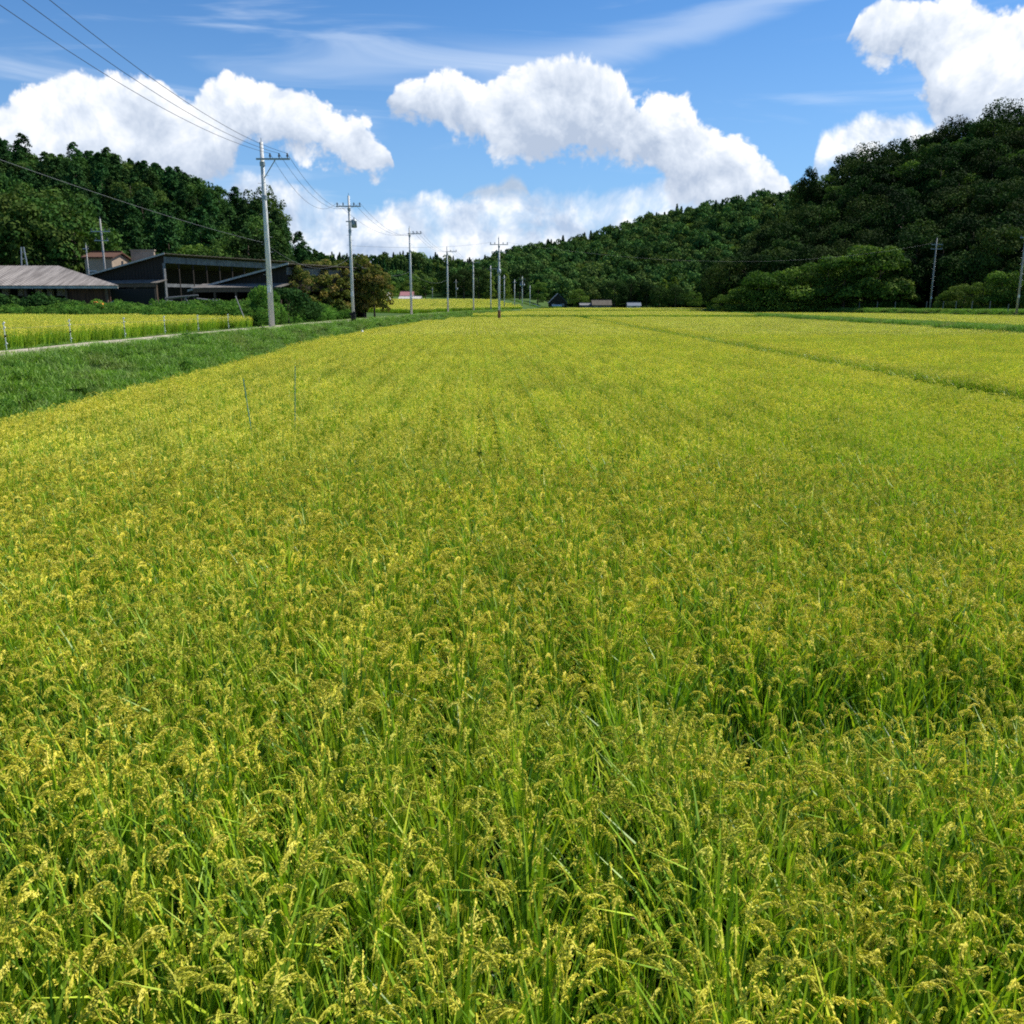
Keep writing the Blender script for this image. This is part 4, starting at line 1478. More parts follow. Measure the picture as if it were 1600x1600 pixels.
def open_barn(name, corner, L, W, zt, zl, label, zcan, open_side=True, zopen=None, can=(0.3, 1.0), stuff_fn=None):
    """shed roof barn: corner = foot of the high front corner, L long, W wide (falling towards the left)"""
    root = empty(name, (corner[0], corner[1], ZR - 0.1))
    tag(root, label, 'barn')
    inv = np.array([corner[0], corner[1]])
    z0 = 0.0

    def F(a, b, z):
        p = U * a + Vv * b
        return (p[0], p[1], z - (ZR - 0.1))
    zt_, zl_ = zt, zl
    sl = (zl - zt) / W
    corr_sheet(F, -0.5, L + 0.5, -0.7, W + 0.6, zt - 0.7 * sl, zl + 0.6 * sl, n=70).build('roof', M['roof_dark'], root)
    # verge board along the gable edge
    mb = MB()
    mb.hexa([F(-0.56, -0.7, zt - 0.7 * sl - 0.12), F(-0.51, -0.7, zt - 0.7 * sl - 0.12), F(-0.51, W + 0.6, zl + 0.6 * sl - 0.12), F(-0.56, W + 0.6, zl + 0.6 * sl - 0.12),
             F(-0.56, -0.7, zt - 0.7 * sl + 0.05), F(-0.51, -0.7, zt - 0.7 * sl + 0.05), F(-0.51, W + 0.6, zl + 0.6 * sl + 0.05), F(-0.56, W + 0.6, zl + 0.6 * sl + 0.05)])
    mb.build('verge_board', M['roof_pale'], root)
    # gable wall (planks modelled as a thin prism)
    mb = MB()
    mb.poly([F(0, 0, zcan + .25), F(0, W, min(zcan + .25, zl - .12)), F(0, W, zl - 0.1), F(0, 0, zt - 0.1), F(0.12, 0, zcan + .25), F(0.12, W, min(zcan + .25, zl - .12)), F(0.12, W, zl - 0.1), F(0.12, 0, zt - 0.1)],
            [(0, 1, 2, 3), (7, 6, 5, 4), (0, 4, 5, 1), (1, 5, 6, 2), (2, 6, 7, 3), (3, 7, 4, 0)])
    nb = int(W / 0.45)
    for i in range(nb):
        b = (i + 0.5) * W / nb
        zz = zt + sl * b - 0.15
        if zz > zcan + 0.4:
            mb.box(-0.03, -0.002, b - 0.03, b + 0.03, zcan + .27, zz, F)
    mb.build('gable_wall', M['gable'], root)
    # high side: fascia, posts, back darkness
    mb = MB()
    mb.box(0, L, -0.08, 0.04, zt - 0.85, zt - 0.2, F)
    for i in range(int(L / 1.6) + 1):
        mb.box(i * 1.6 - 0.04, i * 1.6 + 0.04, -0.12, -0.083, zt - 0.87, zt - 0.18, F)
    mb.build('fascia', M['fascia'], root)
    if open_side:
        n = int(L / 2.0)
        for i in range(n + 1):
            mb = MB()
            a = i * L / n
            w = 0.13 if i == 0 else 0.06
            mb.box(a - w, a + w, -0.05, 0.11, -0.3 + ZR, zt - 0.86, F)
            mb.build('post', M['fascia'] if i == 0 else M['gable'], root)
        mb = MB()
        mb.box(0.1, L, -0.03, 0.05, (zopen or 4.2) - 0.35, zopen or 4.2, F)
        mb.build('rail', M['fascia'], root)
        # dark sheet added to stand in for the shade inside the barn
        mb = MB()
        mb.box(0.5, L - 0.2, W * 0.55, W * 0.55 + 0.1, ZR - 0.3, zt + sl * W * 0.55 - 0.1, F)
        mb.build('interior_shade', M['gable'], root)
    else:
        mb = MB()
        mb.box(0.12, L, 0.045, 0.15, zcan - .5, zt - 0.1, F)
        mb.build('side_wall', M['gable'], root)
    mb = MB()
    mb.box(0.13, L, W - 0.1, W, ZR - 0.3, zl - 0.1, F)
    mb.box(L - 0.1, L + .01, 0.16, W - 0.11, ZR - 0.3, zl - 0.1, F)
    mb.build('rear_wall', M['gable'], root)
    # canopy over the front
    corr = MB()
    b0, b1 = -can[0], W + can[1]
    corr.hexa([F(-1.6, b0, zcan - 0.25), F(-0.03, b0, zcan + 0.08), F(-0.03, b1, zcan + 0.08), F(-1.6, b1, zcan - 0.25),
               F(-1.6, b0, zcan - 0.19), F(-0.03, b0, zcan + 0.2), F(-0.03, b1, zcan + 0.2), F(-1.6, b1, zcan - 0.19)])
    corr.build('canopy', M['canopy'], root)
    mb = MB()
    mb.box(-1.5, -1.38, b0 + .1, b1 - .1, zcan - 0.62, zcan - 0.27, F)
    mb.build('canopy_beam', M['wood'], root)
    for i in range(5):
        b = b0 + 0.2 + (b1 - b0 - 0.4) * i / 4
        mb = MB()
        mb.box(-1.52, -1.36, b - 0.08, b + 0.08, ZR - 0.3, zcan - 0.63, F)
        mb.build('post', M['wood'], root)
    return root, F


cA = at(255, 398, 100)
barnA, FA = open_barn('open_barn', (cA[0], 100.0), 21, 11.5, cA[2], at(140, 431, 105)[2], 'large weathered open barn with high dark clerestory side and peaked gable', 5.25, True, 5.0)
cB = at(447, 414, 85)
barnB, FB = open_barn('open_barn', (cB[0], 85.0), 13, 11.0, cB[2], at(310, 452, 89.6)[2], 'lower dark barn with pale roof edge behind the first utility pole', 4.55, False, can=(0.5, -0.9))

# things stored in barns
gs = np.random.default_rng(9)


def place_box(nm, Fx, base, a, b, w, d, h, z, m, label, cat, group=None, wedge=0.0):
    p = Fx(a, b, 0)
    x, y = p[0] + base.location.x, p[1] + base.location.y
    root = MB()
    c = frame_fn((0, 0), U, Vv)
    root.hexa([c(-d / 2, -w / 2, 0), c(d / 2, -w / 2, 0), c(d / 2, w / 2, 0), c(-d / 2, w / 2, 0),
               c(-d / 2 + wedge, -w / 2 + wedge, h), c(d / 2 - wedge, -w / 2 + wedge, h), c(d / 2 - wedge, w / 2 - wedge, h), c(-d / 2 + wedge, w / 2 - wedge, h)])
    # folds / ribs
    for k in range(4):
        t = -w / 2 + w * (k + .5) / 4
        root.box(-d / 2 - 0.05, -d / 2 - 0.003, t - 0.04, t + 0.04, 0.05, h * 0.9, c)
    o = root.build(nm, m, None, (x, y, z))
    return tag(o, label, cat, group)


for i, (b, w, h) in enumerate([(2.2, 1.2, 1.9), (4.0, 1.4, 1.7), (6.0, 1.6, 1.95), (8.2, 0.9, 1.6)]):
    place_box('wrapped_bale', FA, barnA, -1.0, b, w, 0.9, h, ZR + 0.9, M['plastic'], f"pale plastic wrapped stack, {['rightmost', 'second from right', 'third from right', 'leftmost'][i]} under the big open barn's canopy", 'bale', 'pale wrapped stacks', wedge=0.06)
for i, (b, w, h, m, lb) in enumerate([(1.6, 1.3, 1.6, 'rust', 'rusty box-like farm machine nearest the first pole'), (3.4, 1.5, 1.5, 'straw', 'straw coloured bundle under the lower barn canopy'), (5.0, 1.2, 1.4, 'rust', 'rusty brown crate left of the straw bundle')]):
    place_box('farm_crate' if m == 'rust' else 'straw_bale', FB, barnB, -0.4, b, w, 0.9, h, ZR + 0.45, M[m], lb, 'crate' if m == 'rust' else 'bale', wedge=0.1)

# pile of grey timber and props between the barns
q0 = at(300, 452, 84)
root = empty('timber_pile', (q0[0], 84, ZR))
tag(root, 'tangle of grey weathered planks and props between the two barns', 'timber')
for i in range(11):
    mb = MB()
    x = gs.uniform(-3.2, 3.0)
    L_ = gs.uniform(1.8, 3.6)
    tl = gs.uniform(-1.2, 1.2)
    y = gs.uniform(-0.5, 0.5)
    z = gs.uniform(1.3, 2.1)
    if i < 5:
        mb.tube([(x, y, 0), (x + tl * 0.5, y, z)], 0.07, 5)
    else:
        mb.tube([(x - L_ / 2, y, z - tl * 0.15), (x + L_ / 2, y + 0.2, z + tl * 0.2)], 0.075, 5)
    mb.build('plank', M['fascia'], root)

# long shed at the left with hipped corrugated roof
zE, zRg = at(100, 446, 79)[2], at(50, 415, 85)[2]
xl, xr_ = -64.0, at(186, 446, 79)[0]
xrr = at(90, 415, 85)[0]
root = empty('long_shed', (-48, 85, ZR))
tag(root, 'long low shed with streaked grey hipped roof and brown board walls', 'shed')
OX, OY, OZ = -48, 85, ZR
mb = MB()
nn = 180
T_, fs = [], []
for i in range(nn):
    f = i / (nn - 1)
    w = 0.014 if i % 2 else -0.014
    xe_ = xl + (xr_ - xl) * f
    xg = xl + (xrr - xl) * f
    T_ += [(xe_ - OX, -6, zE + w - OZ), (xg - OX, 0, zRg + w - OZ), (xl + (at(178, 452, 91)[0] - xl) * f - OX, 6, zE + w - OZ)]
for i in range(nn - 1):
    k = 3 * i
    fs += [(k, k + 3, k + 4, k + 1), (k + 1, k + 4, k + 5, k + 2)]
fs += [(3 * nn - 3, 3 * nn - 1, 3 * nn - 2)]
mb.poly(T_, fs)
mb.build('roof', M['roof'], root)
mb = MB()
mb.box(xl - OX, xr_ - OX - 0.1, -6.05, -5.95, zE - OZ - 0.25, zE - OZ - 0.06)
mb.build('eaves_beam', M['roof_pale'], root)
mb = MB()
mb.box(xl + 1 - OX, xr_ - 1.2 - OX, -5.2, -5.05, 0, 1.55)
mb.box(at(110, 470, 80)[0] - OX, xr_ - 1.2 - OX, -5.2, -5.05, 1.56, zE - OZ - 0.05)
for i in range(40):
    x = xl + 1.2 + i * (xr_ - xl - 2.6) / 40 - OX
    mb.box(x - 0.03, x + 0.03, -5.24, -5.203, 0, 1.5)
mb.build('front_wall', M['brown'], root)
mb = MB()
mb.box(xl + 1 - OX, xr_ - 1.2 - OX, 4.9, 5.0, 0, zE - OZ - 0.1)
mb.build('rear_wall', M['darkwall'], root)
for i in range(9):
    x = xl + 1.2 + i * (xr_ - xl - 2.6) / 8 - OX
    mb = MB()
    mb.box(x - 0.09, x + 0.09, -5.5, -5.3, -0.2, zE - OZ - 0.1)
    mb.build('post', M['wood'], root)
for i, (pa, pb) in enumerate([(2, 12), (27, 34), (54, 64), (72, 80), (88, 98)]):
    a, b = at(pa, 455, 81)[0], at(pb, 455, 81)[0]
    o = MB()
    o.box(a - OX, b - OX, -3.9, -3.6, 2.15, 2.75)
    o.box(a - OX - .04, b - OX + .04, -3.93, -3.57, 2.1, 2.16)
    o.build('wall_panel', M['tan'], root)


def small_house(name, px0, px1, pyt, pye, Y, base, mr_, mw, label, cat='house', depth=5.0, gable_front=False, windows=2, over=0.3):
    """little far building: px0..px1 eaves span, ridge at pyt, eaves at pye"""
    a, b = at(px0, pye, Y), at(px1, pye, Y)
    zr = at((px0 + px1) / 2, pyt, Y)[2]
    cx = (a[0] + b[0]) / 2
    w = (b[0] - a[0]) / 2
    root = empty(name, (cx, Y, base))
    tag(root, label, cat)
    h, hr = a[2] - base, zr - base
    mb = MB()
    ww, d = w - over, depth / 2
    if gable_front:
        mb.poly([(-ww, -d, 0), (ww, -d, 0), (ww, -d, h), (0, -d, hr - .1), (-ww, -d, h), (-ww, d, 0), (ww, d, 0), (ww, d, h), (0, d, hr - .1), (-ww, d, h)],
                [(0, 1, 2, 3, 4), (9, 8, 7, 6, 5), (1, 6, 7, 2), (5, 0, 4, 9)])
    else:
        mb.poly([(-ww, -d, 0), (ww, -d, 0), (ww, d, 0), (-ww, d, 0), (-ww, -d, h), (ww, -d, h), (ww, d, h), (-ww, d, h), (-ww, 0, hr - .12), (ww, 0, hr - .12)],
                [(0, 1, 5, 4), (2, 3, 7, 6), (1, 2, 6, 9, 5), (3, 0, 4, 8, 7)])
    mb.build('wall', mw, root)
    mb = MB()
    t = 0.16
    o_ = over
    if gable_front:
        dz = (hr - h) / w * o_
        for sgn in (-1, 1):
            mb.hexa([(0, -d - o_, hr), (sgn * w, -d - o_, h - dz), (sgn * w, d + o_, h - dz), (0, d + o_, hr),
                     (0, -d - o_, hr + t), (sgn * w, -d - o_, h - dz + t), (sgn * w, d + o_, h - dz + t), (0, d + o_, hr + t)])
    else:
        for sgn in (-1, 1):
            mb.hexa([(-w, 0, hr), (-w, sgn * (d + o_), h - .1), (w, sgn * (d + o_), h - .1), (w, 0, hr),
                     (-w, 0, hr + t), (-w, sgn * (d + o_), h - .1 + t), (w, sgn * (d + o_), h - .1 + t), (w, 0, hr + t)])
        mb.box(-w * .98, w * .98, -0.18, 0.18, hr + t - .02, hr + t + .14)
    mb.build('roof', mr_, root)
    for k in range(windows):
        x = -ww + 2 * ww * (k + 0.5) / windows
        s = min(0.6, ww / windows * 0.6)
        mb = MB()
        mb.box(x - s, x + s, -d - 0.05, -d - 0.003, h * 0.38, h * 0.78)
        fr = mb.build('window', M['white'] if mw is not M['white'] else M['steel'], root)
        mb = MB()
        mb.box(x - s + .08, x + s - .08, -d - 0.07, -d - 0.052, h * 0.38 + .08, h * 0.78 - .08)
        mb.build('pane', M['glass'], fr)
    return root


small_house('farm_shed', 84, 172, 409, 418, 120, ZR, M['roof_pale'], M['darkwall'], 'pale roofed shed behind the long grey one', 'shed', 5, windows=3)
h1 = small_house('cottage', 143, 192, 396, 404, 112, ZR, M['brown'], M['tan'], 'small tan cottage with brown roof behind the sheds', 'house', 5, windows=2)
q = at(223, 392, 113)
mb = MB()
mb.box(-1.4, 1.4, -.2, .2, 0, q[2] - ZR)
mb.box(-1.5, 1.5, -.28, .28, q[2] - ZR + .003, q[2] - ZR + .14)
tag(mb.build('plaster_wall', M['tan'], None, (q[0], 113, ZR)), 'piece of tan plaster wall just left of the barn peak', 'wall')
small_house('farmhouse', 626, 647, 456, 463, 318, 4.0 - .3, M['red'], M['white'], 'white farmhouse under a red roof behind the third pole', 'house', 7, windows=3)
small_house('white_annex', 624, 659, 463.5, 467, 306, 3.3, M['roof_pale'], M['white'], 'long low white annex in front of the red roofed house', 'building', 6, windows=4)
small_house('white_shed', 603, 611, 459, 463, 250, 2.8, M['white'], M['white'], 'tiny white shed at the right end of the bush row', 'shed', 3, windows=0)
zf = 1.25
small_house('dark_farmhouse', 856, 886, 459, 473, 344, zf, M['bluegrey'], M['darkwall'], 'steep dark gabled farmhouse with white trim beyond the far rice', 'house', 8, gable_front=True, windows=2)
small_house('grey_hut', 905, 928, 474, 477, 342, zf, M['fascia'], M['fascia'], 'low grey hut left of the brown roofed house', 'hut', 4, windows=1)
small_house('brown_house', 924, 955, 469, 477, 340, zf, M['roof_dark'], M['fascia'], 'house with hipped brown roof and pale wall beyond the rice', 'house', 6, windows=3)
small_house('white_hut', 979, 1001, 473, 478, 340, zf, M['bluegrey'], M['white'], 'small white hut with blue grey roof, right of the others', 'hut', 4, windows=1)
small_house('greenhouse', 862, 878, 474, 478, 341, zf, M['plastic'], M['plastic'], 'small pale lean-to in front of the dark farmhouse', 'shed', 3, windows=1)

# white car on the far road
q = at(835, 484, 335)
root = empty('parked_car', (q[0], 335, zf))
tag(root, 'small white car parked on the road beyond the rice', 'car')
mb = MB()
prof = [(-2.2, .3), (-2.25, .8), (-1.9, 1.0), (-1.3, 1.5), (0.6, 1.55), (1.25, 1.05), (2.1, .9), (2.2, .35)]
n = len(prof)
mb.poly([(x, -0.8, z) for x, z in prof] + [(x, 0.8, z) for x, z in prof], [tuple(range(n)), tuple(range(2 * n - 1, n - 1, -1))] + [(i, (i + 1) % n, n + (i + 1) % n, n + i) for i in range(n)])
mb.build('body', M['white'], root)
mb = MB()
mb.box(-1.2, 0.6, -0.83, -0.803, 1.02, 1.42)
mb.build('window', M['glass'], root)
for x in (-1.4, 1.35):
    mb = MB()
    mb.tube([(x, -0.86, .32), (x, -0.66, .32)], 0.32, 12)
    mb.build('wheel', M['black'], root)

# ------------------------------------------------------------------ utility poles


def insulator(root, x, y, z, h=0.28, r=0.08, m=None):
    mb = MB()
    mb.tube([(x, y, z), (x, y, z + h * .3), (x, y, z + h * .32), (x, y, z + h * .55), (x, y, z + h * .6), (x, y, z + h)], [r * .4, r * .4, r, r * .9, r * .55, r * .6], 8)
    return mb.build('insulator', m or M['porcelain'], root)


def pole(px, pyt, pyb, Y, label, arms=(), H=None, base=None, m='concrete', transformer=None, brace=False, orange=False, r=0.17, ground_rod=False, group='utility poles', top_rod=True):
    """arms: (height below top, x0, x1, [insulator x...], up/down)"""
    b = at(px, pyb, Y)
    z0 = base if base is not None else b[2]
    # top seen at pyt in the same column of ground
    zt = at(px, pyt, Y)[2]
    h = zt - z0
    root = empty('utility_pole', (b[0], Y, z0))
    tag(root, label, 'utility pole', group)
    mb = MB()
    mb.tube([(0, 0, -0.3), (0, 0, h * .5), (0, 0, h)], [r, r * .8, r * .58], 12)
    mb.build('shaft', M[m], root, smooth=True)
    for (dz, x0, x1, ins, ud) in arms:
        mb = MB()
        mb.box(x0, x1, -r - 0.10, -r - 0.005, h - dz - 0.05, h - dz + 0.05)
        a = mb.build('crossarm', M['steel'], root)
        for x in ins:
            insulator(a, x, -r - 0.05, h - dz + 0.05 if ud > 0 else h - dz - 0.32)
    if brace:
        for s in brace:
            mb = MB()
            mb.tube([(s * 0.12, -r - .05, h - arms[0][0] - 1.1), (s * 0.85, -r - 0.05, h - arms[0][0] - 0.06)], 0.03, 5)
            mb.build('brace', M['steel'], root)
    if transformer:
        for (dz, x) in transformer:
            mb = MB()
            mb.tube([(x, 0, h - dz - 0.75), (x, 0, h - dz - .72), (x, 0, h - dz - .03), (x, 0, h - dz)], [0.2, 0.27, 0.27, 0.18], 12)
            t_ = mb.build('transformer', M['steel'], root, smooth=True)
            mb = MB()
            mb.tube([(x, 0, h - dz), (x, 0, h - dz + .2)], [0.05, 0.03], 6)
            mb.build('bushing', M['porcelain'], t_)
    if r >= 0.17 and h > 9:
        mb = MB()
        for k in range(14):
            z = 3.2 + k * 0.45
            if z < h - 1.5:
                sx = 1 if k % 2 else -1
                mb.tube([(sx * r * .6, 0, z), (sx * (r + .16), 0, z)], 0.012, 4)
        mb.build('step_bolts', M['steel'], root)
        mb = MB()
        mb.box(-.11, .11, -r - .03, -r + .02, 2.1, 2.5)
        mb.build('number_plate', M['white'], root)
    # collars
    for dz in (arms[0][0] + 0.25, arms[0][0] + 2.2) if arms else (1.5,):
        mb = MB()
        mb.tube([(0, 0, h - dz - .12), (0, 0, h - dz + .12)], r * .85, 10)
        mb.build('clamp', M['steel'], root)
    if top_rod:
        mb = MB()
        mb.tube([(0, 0, h), (0, 0, h + 0.25)], [0.03, 0.02], 5)
        mb.build('cap_rod', M['steel'], root)
    if orange:
        mb = MB()
        mb.tube([(0, 0, 0.0), (0, 0, 1.9)], r * 1.12, 12)
        mb.build('marker_sleeve', M['rust'], root)
    return root, np.array([b[0], Y, z0]), h


P1, B1, H1 = pole(425, 222, 509, 58, 'tallest pale concrete pole by the track, with three insulators out to the right', [(1.0, -0.3, 1.75, (0.55, 1.1, 1.6), 1)], base=ZR, brace=(1,), r=0.19)
P2, B2, H2 = pole(552, 306, 497, 88, 'second roadside pole among the browning trees, with a two-sided crossarm', [(0.95, -1.15, 1.15, (-1.05, -.5, .5, 1.05), 1), (2.3, -.3, .7, (.6,), -1)], base=ZR, transformer=[(2.1, .42)])
P3, B3, H3 = pole(643, 356, 493, 123, 'third roadside pole with its crossarm pointing right, before the red roofed house', [(0.75, -0.2, 1.6, (.5, 1.0, 1.5), 1)], base=ZR)
P4, B4, H4 = pole(700, 386, 488, 163, 'fourth roadside pole, left of the short grassy rise', [(0.8, -0.2, 1.7, (.6, 1.6), 1)], base=ZR)
P5, B5, H5 = pole(740, 404, 488, 198, 'fifth roadside pole, alone between the fourth pole and the double-armed one', [(0.8, -0.2, 1.5, (1.4,), 1)], base=ZR)
P6, B6, H6 = pole(767, 415, 487, 232, 'slim pole just left of the double-armed pole with the rusty foot', [(0.8, -0.2, 1.5, (1.4,), 1)], base=1.2)
P7, B7, H7 = pole(780, 371, 494, 134, 'double-armed pole with a rusty foot standing out in the rice', [(1.0, -1.3, 1.3, (-1.2, -.6, .6, 1.2), 1), (2.0, -1.1, 1.1, (-1, 1), -1)], base=0.0, transformer=[(4.4, 0.0)], orange=True, m='concrete', r=0.19)
P8, B8, H8 = pole(788, 430, 486, 262, 'slim grey pole just right of the double-armed pole', [(0.8, -0.6, .6, (-.5, .5), 1)], base=1.2)
P9, B9, H9 = pole(804, 437, 486, 290, 'slim distant pole between two others near the transformer pole', [(0.8, -0.6, .6, (-.5, .5), 1)], base=1.2)
P10, B10, H10 = pole(816, 432, 486, 288, 'distant pole carrying dark transformers', [(0.8, -1.0, 1.0, (-.9, .9), 1), (1.8, -.8, .8, (-.7, .7), 1)], base=1.2, transformer=[(2.2, .5), (2.2, -.5)])
P11, B11, H11 = pole(828, 446, 485, 330, 'last slim pole above the white car', [(0.8, -0.5, .5, (-.4, .4), 1)], base=1.4)
pole(713, 437, 478, 300, 'distant dark pole with a pale box, right of the fourth pole', [(0.8, -0.6, .6, (-.5, .5), 1)], base=3.0, transformer=[(2.6, 0.3)], m='concrete_dark', r=.15)
pole(676, 449, 474, 330, 'short faint pole at the edge of the far hill, left of the fourth pole', [(0.7, -0.5, .5, (.4,), 1)], base=3.2, m='concrete_dark', r=.13)
P14, B14, H14 = pole(163, 342, 412, 108, 'pole with crossed arms standing behind the small tan cottage', [(1.4, -1.1, 1.1, (-1, -.5, .5, 1), 1), (2.4, -.8, .8, (-.6, .7), 1)], base=ZR, m='concrete_dark', r=.15)
pole(137, 383, 412, 104, 'thin short dark pole left of the cottage', [(0.4, -.3, .3, (.25,), 1)], base=ZR, m='concrete_dark', r=.09)
P16, B16, H16 = pole(1588, 360, 490, 134, 'leaning-looking dark pole at the right picture edge on the bank', [(1.0, -.9, .9, (-.8, .8), 1)], base=1.65, m='concrete_dark')
P17, B17, H17 = pole(1455, 372, 462, 178, 'double-armed dark pole before the right wood', [(1.2, -1.1, 1.1, (-1, -.5, .5, 1), 1), (2.0, -1.1, 1.1, (-1, 1), 1)], base=1.7, m='concrete_dark')
# lattice frame behind the long shed
q = at(38, 412, 92)
root = empty('antenna_mast', (q[0], 92, ZR))
tag(root, 'small grey A-shaped mast poking up behind the long shed roof', 'mast')
zt = at(38, 386, 92)[2] - ZR
for s in (-1, 1):
    mb = MB()
    mb.tube([(s * .75, 0, 0), (s * .12, 0, zt)], .06, 6)
    mb.build('leg', M['steel'], root)
mb = MB()
for k in range(5):
    z = zt * (0.55 + k * .09)
    w = .75 - .63 * z / zt
    mb.tube([(-w, 0, z), (w, 0, z + .25)], .025, 4)
mb.build('lattice', M['steel'], root)

# guy wire and prop at first pole
mb = MB()
mb.tube([(-16.7, 57.8, ZR), (-18.0, 60, at(390, 463, 60)[2])], 0.035, 6)
tag(mb.build('leaning_prop', M['fascia'], None), 'thin grey prop leaning left beside the foot of the first pole', 'prop')


def span(a, b, sag, n=18):
    a, b = np.array(a, float), np.array(b, float)
    return [a + (b - a) * t + np.array([0, 0, -4 * sag * t * (1 - t)]) for t in np.linspace(0, 1, n)]


def wire(name, nodes, sags, r, m, label, group):
    mb = MB()
    pts = []
    for i in range(len(nodes) - 1):
        s = span(nodes[i], nodes[i + 1], sags[i])
        pts += s if i == 0 else s[1:]
    rr = r if hasattr(r, '__len__') else [r] * len(pts)
    if hasattr(r, '__len__'):
        rr = [r[0] + (r[1] - r[0]) * i / (len(pts) - 1) for i in range(len(pts))]
    mb.tube(pts, rr, 5)
    return tag(mb.build(name, M[m], None, smooth=True), label, 'wire', group)


P0 = np.array([-15.0, 21.0, ZR])
pole_x = [0.55, 1.1, 1.6]
x2 = [-1.05, .5, 1.05]
for k in range(3):
    T1 = B1 + np.array([pole_x[k], -.25, H1 - 1.0 + .32])
    T0 = P0 + np.array([pole_x[k] + [.1, .45, .75][k], 0, H1 - .9])
    T2 = B2 + np.array([x2[k], -.25, H2 - .95 + .32])
    T3 = B3 + np.array([.5 + .5 * k, -.25, H3 - .75 + .32])
    T4 = B4 + np.array([.6 + .5 * k, -.25, H4 - .8 + .3])
    T5 = B5 + np.array([.4 + .5 * k, -.25, H5 - .8 + .3])
    T6 = B6 + np.array([.4 + .5 * k, -.25, H6 - .8 + .3])
    wire('power_line', [T0, T1, T2, T3, T4, T5, T6], [0.85, 1.6, 1.5, 1.2, 1.0, 1.0], (0.011, 0.012), 'wire', f"{['left', 'middle', 'right'][k]} one of the three dark power lines sweeping down to the first pole", 'power lines along the track')
C0 = P0 + np.array([-.2, 0, 5.9])
C1 = B1 + np.array([-.2, 0, at(425, 379, 58)[2] - B1[2]])
C2 = B2 + np.array([-.2, 0, 5.6])
wire('telephone_cable', [C0, C1, C2, B3 + np.array([0, -.2, 5.6]), B4 + np.array([0, -.2, 5.6])], [0.25, 1.2, 1.0, 1.0], (0.009, 0.012), 'cable', 'grey telephone cable crossing in front of the left wooded hill', 'telephone cables')
T7 = B7 + np.array([-1.2, -.25, H7 - .7])
wire('power_line', [B2 + np.array([0, -.2, at(552, 384, 88)[2] - ZR]), T7], [0.4], 0.011, 'cable', 'thin line from the second pole across to the double-armed pole', 'thin cross lines')
wire('power_line', [B7 + np.array([1.2, -.25, H7 - .7]), B17 + np.array([-1.0, -.25, H17 - .95])], [3.0], 0.010, 'cable', 'thin line from the double-armed pole in the rice to the right wood', 'thin cross lines')

# ------------------------------------------------------------------ small things by the field
fp = [(28, 548, 24.5), (118, 537, 29.0), (187, 528, 33.5), (243, 521, 38.5), (290, 518, 43), (328, 514, 47.5), (361, 510, 52.5)]
ordn = ['first', 'second', 'third', 'fourth', 'fifth', 'sixth', 'seventh']
for i, (p, py, Y) in enumerate(fp):
    q = at(p, py, Y)
    x = float(xc(Y)) - 1.75
    root = empty('fence_post', (x, Y, float(G(x, Y))))
    tag(root, f"thin white electric fence post with knobs, {ordn[i]} from the left along the track", 'fence post', 'white fence posts along the track')
    mb = MB()
    mb.tube([(0, 0, -.1), (0.01 * (i % 3 - 1), 0, .95)], 0.012, 6)
    mb.build('stake', M['white'], root)
    for z in (.25, .5, .75, .9):
        mb = MB()
        mb.tube([(-.03, 0, z - .03), (0.04, 0, z + .025)], .022, 6)
        mb.build('insulator', M['white'] if z != .5 else M['black'], root)
wp_ = [np.array([float(xc(Y)) - 1.75, Y, float(G(float(xc(Y)) - 1.75, Y)) + .75]) for (p, py, Y) in fp]
wire('fence_wire', [np.array([wp_[0][0] + .2, 18, wp_[0][2]])] + wp_, [.02] * 7, 0.004, 'cable', 'thin wire strung along the white fence posts', None)

for i, (p0, y0_, p1, y1_, Y) in enumerate([(380, 592, 391, 662, 15.2), (461, 572, 461, 655, 16.0)]):
    a, b = at(p0, y0_, Y), at(p1, y1_, Y)
    d = (b - a)
    foot_ = a + d * (a[2] / (a[2] - b[2]))
    mb = MB()
    mb.tube([foot_, a], [0.009, 0.007], 6)
    tag(mb.build('marker_stake', M['teal'], None), ['thin teal stake leaning left in the rice', 'thin teal stake standing upright in the rice'][i], 'stake')

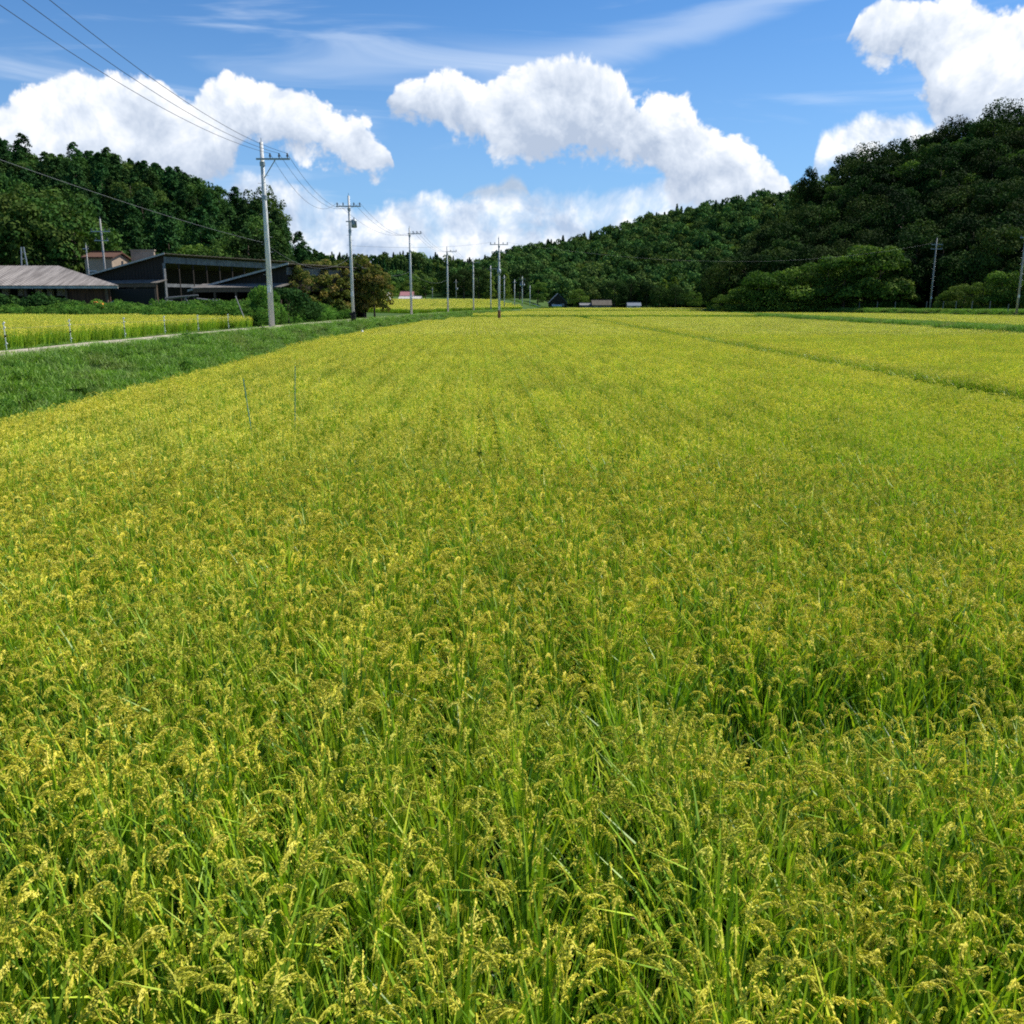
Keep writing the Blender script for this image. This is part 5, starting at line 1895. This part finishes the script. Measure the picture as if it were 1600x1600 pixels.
q = at(553, 514, 75)
mb = MB()
mb.tube([(0, 0, 0), (0, 0, .55), (0.05, 0, .62), (.12, 0, .8)], [.2, .22, .15, .1], 8)
mb.box(-.3, .1, -.1, .1, .5, .72)
tag(mb.build('rubbish_sack', M['black'], None, (q[0], 75, float(G(q[0], 75)))), 'small black sack standing on the grass bank below the second pole', 'sack')
q = at(566, 519, 68)
mb = MB()
mb.tube([(0, 0, 0), (0, 0, .75)], .03, 6)
mb.tube([(0, 0, .75), (0, 0, .8), (0, 0, .95)], [.12, .14, .06], 8)
tag(mb.build('marker_post', M['white'], None, (q[0], 68, float(G(q[0], 68)))), 'white capped marker at the edge of the rice right of the black sack', 'marker')
# small orange machine behind the weeds
q = at(157, 476, 74)
root = empty('cultivator', (q[0], 74.0, ZR - 0.1))
tag(root, 'small orange cultivator half hidden by weeds before the long shed', 'machine')
mb = MB()
mb.hexa([(-.5, -.3, .9), (.45, -.3, .9), (.45, .3, .9), (-.5, .3, .9), (-.45, -.25, 1.7), (.2, -.25, 1.55), (.2, .25, 1.55), (-.45, .25, 1.7)])
mb.build('engine_cover', M['orange'], root)
mb = MB()
for s in (-.25, .25):
    mb.tube([(.3, s, 1.3), (1.3, s * 1.3, 1.75)], .03, 6)
mb.build('handlebar', M['steel'], root)
for s in (-.38, .38):
    mb = MB()
    mb.tube([(0, s - .07, .4), (0, s + .07, .4)], .4, 12)
    mb.build('wheel', M['black'], root)
mb = MB()
mb.box(-.1, .1, -.28, .28, .4, .91)
mb.build('axle_frame', M['steel'], root)
# roadside posts on the right bank
for i, p in enumerate([1315, 1342, 1370, 1398, 1447, 1473, 1493, 1518, 1546, 1575]):
    Y = 190 - (p - 1315) * 0.17
    q = at(p, 485, Y)
    x = q[0]
    zz = float(G(x, Y))
    mb = MB()
    mb.tube([(0, 0, -.1), (0, 0, 1.5)], .07, 6)
    mb.tube([(0, 0, 1.5), (0, 0, 1.6)], [.09, .05], 6)
    tag(mb.build('roadside_post', M['fascia'], None, (x, Y, zz)), f"small pale post, {['first', 'second', 'third', 'fourth', 'fifth', 'sixth', 'seventh', 'eighth', 'ninth', 'tenth'][i]} from the left along the foot of the right wood", 'post', 'posts below the right wood')

# drop prototypes that were never planted
for lst in PROTO.values():
    for root, used in lst:
        if not used:
            for c in kids(root):
                bpy.data.objects.remove(c)
            bpy.data.objects.remove(root)
print('trees', nL, nR)
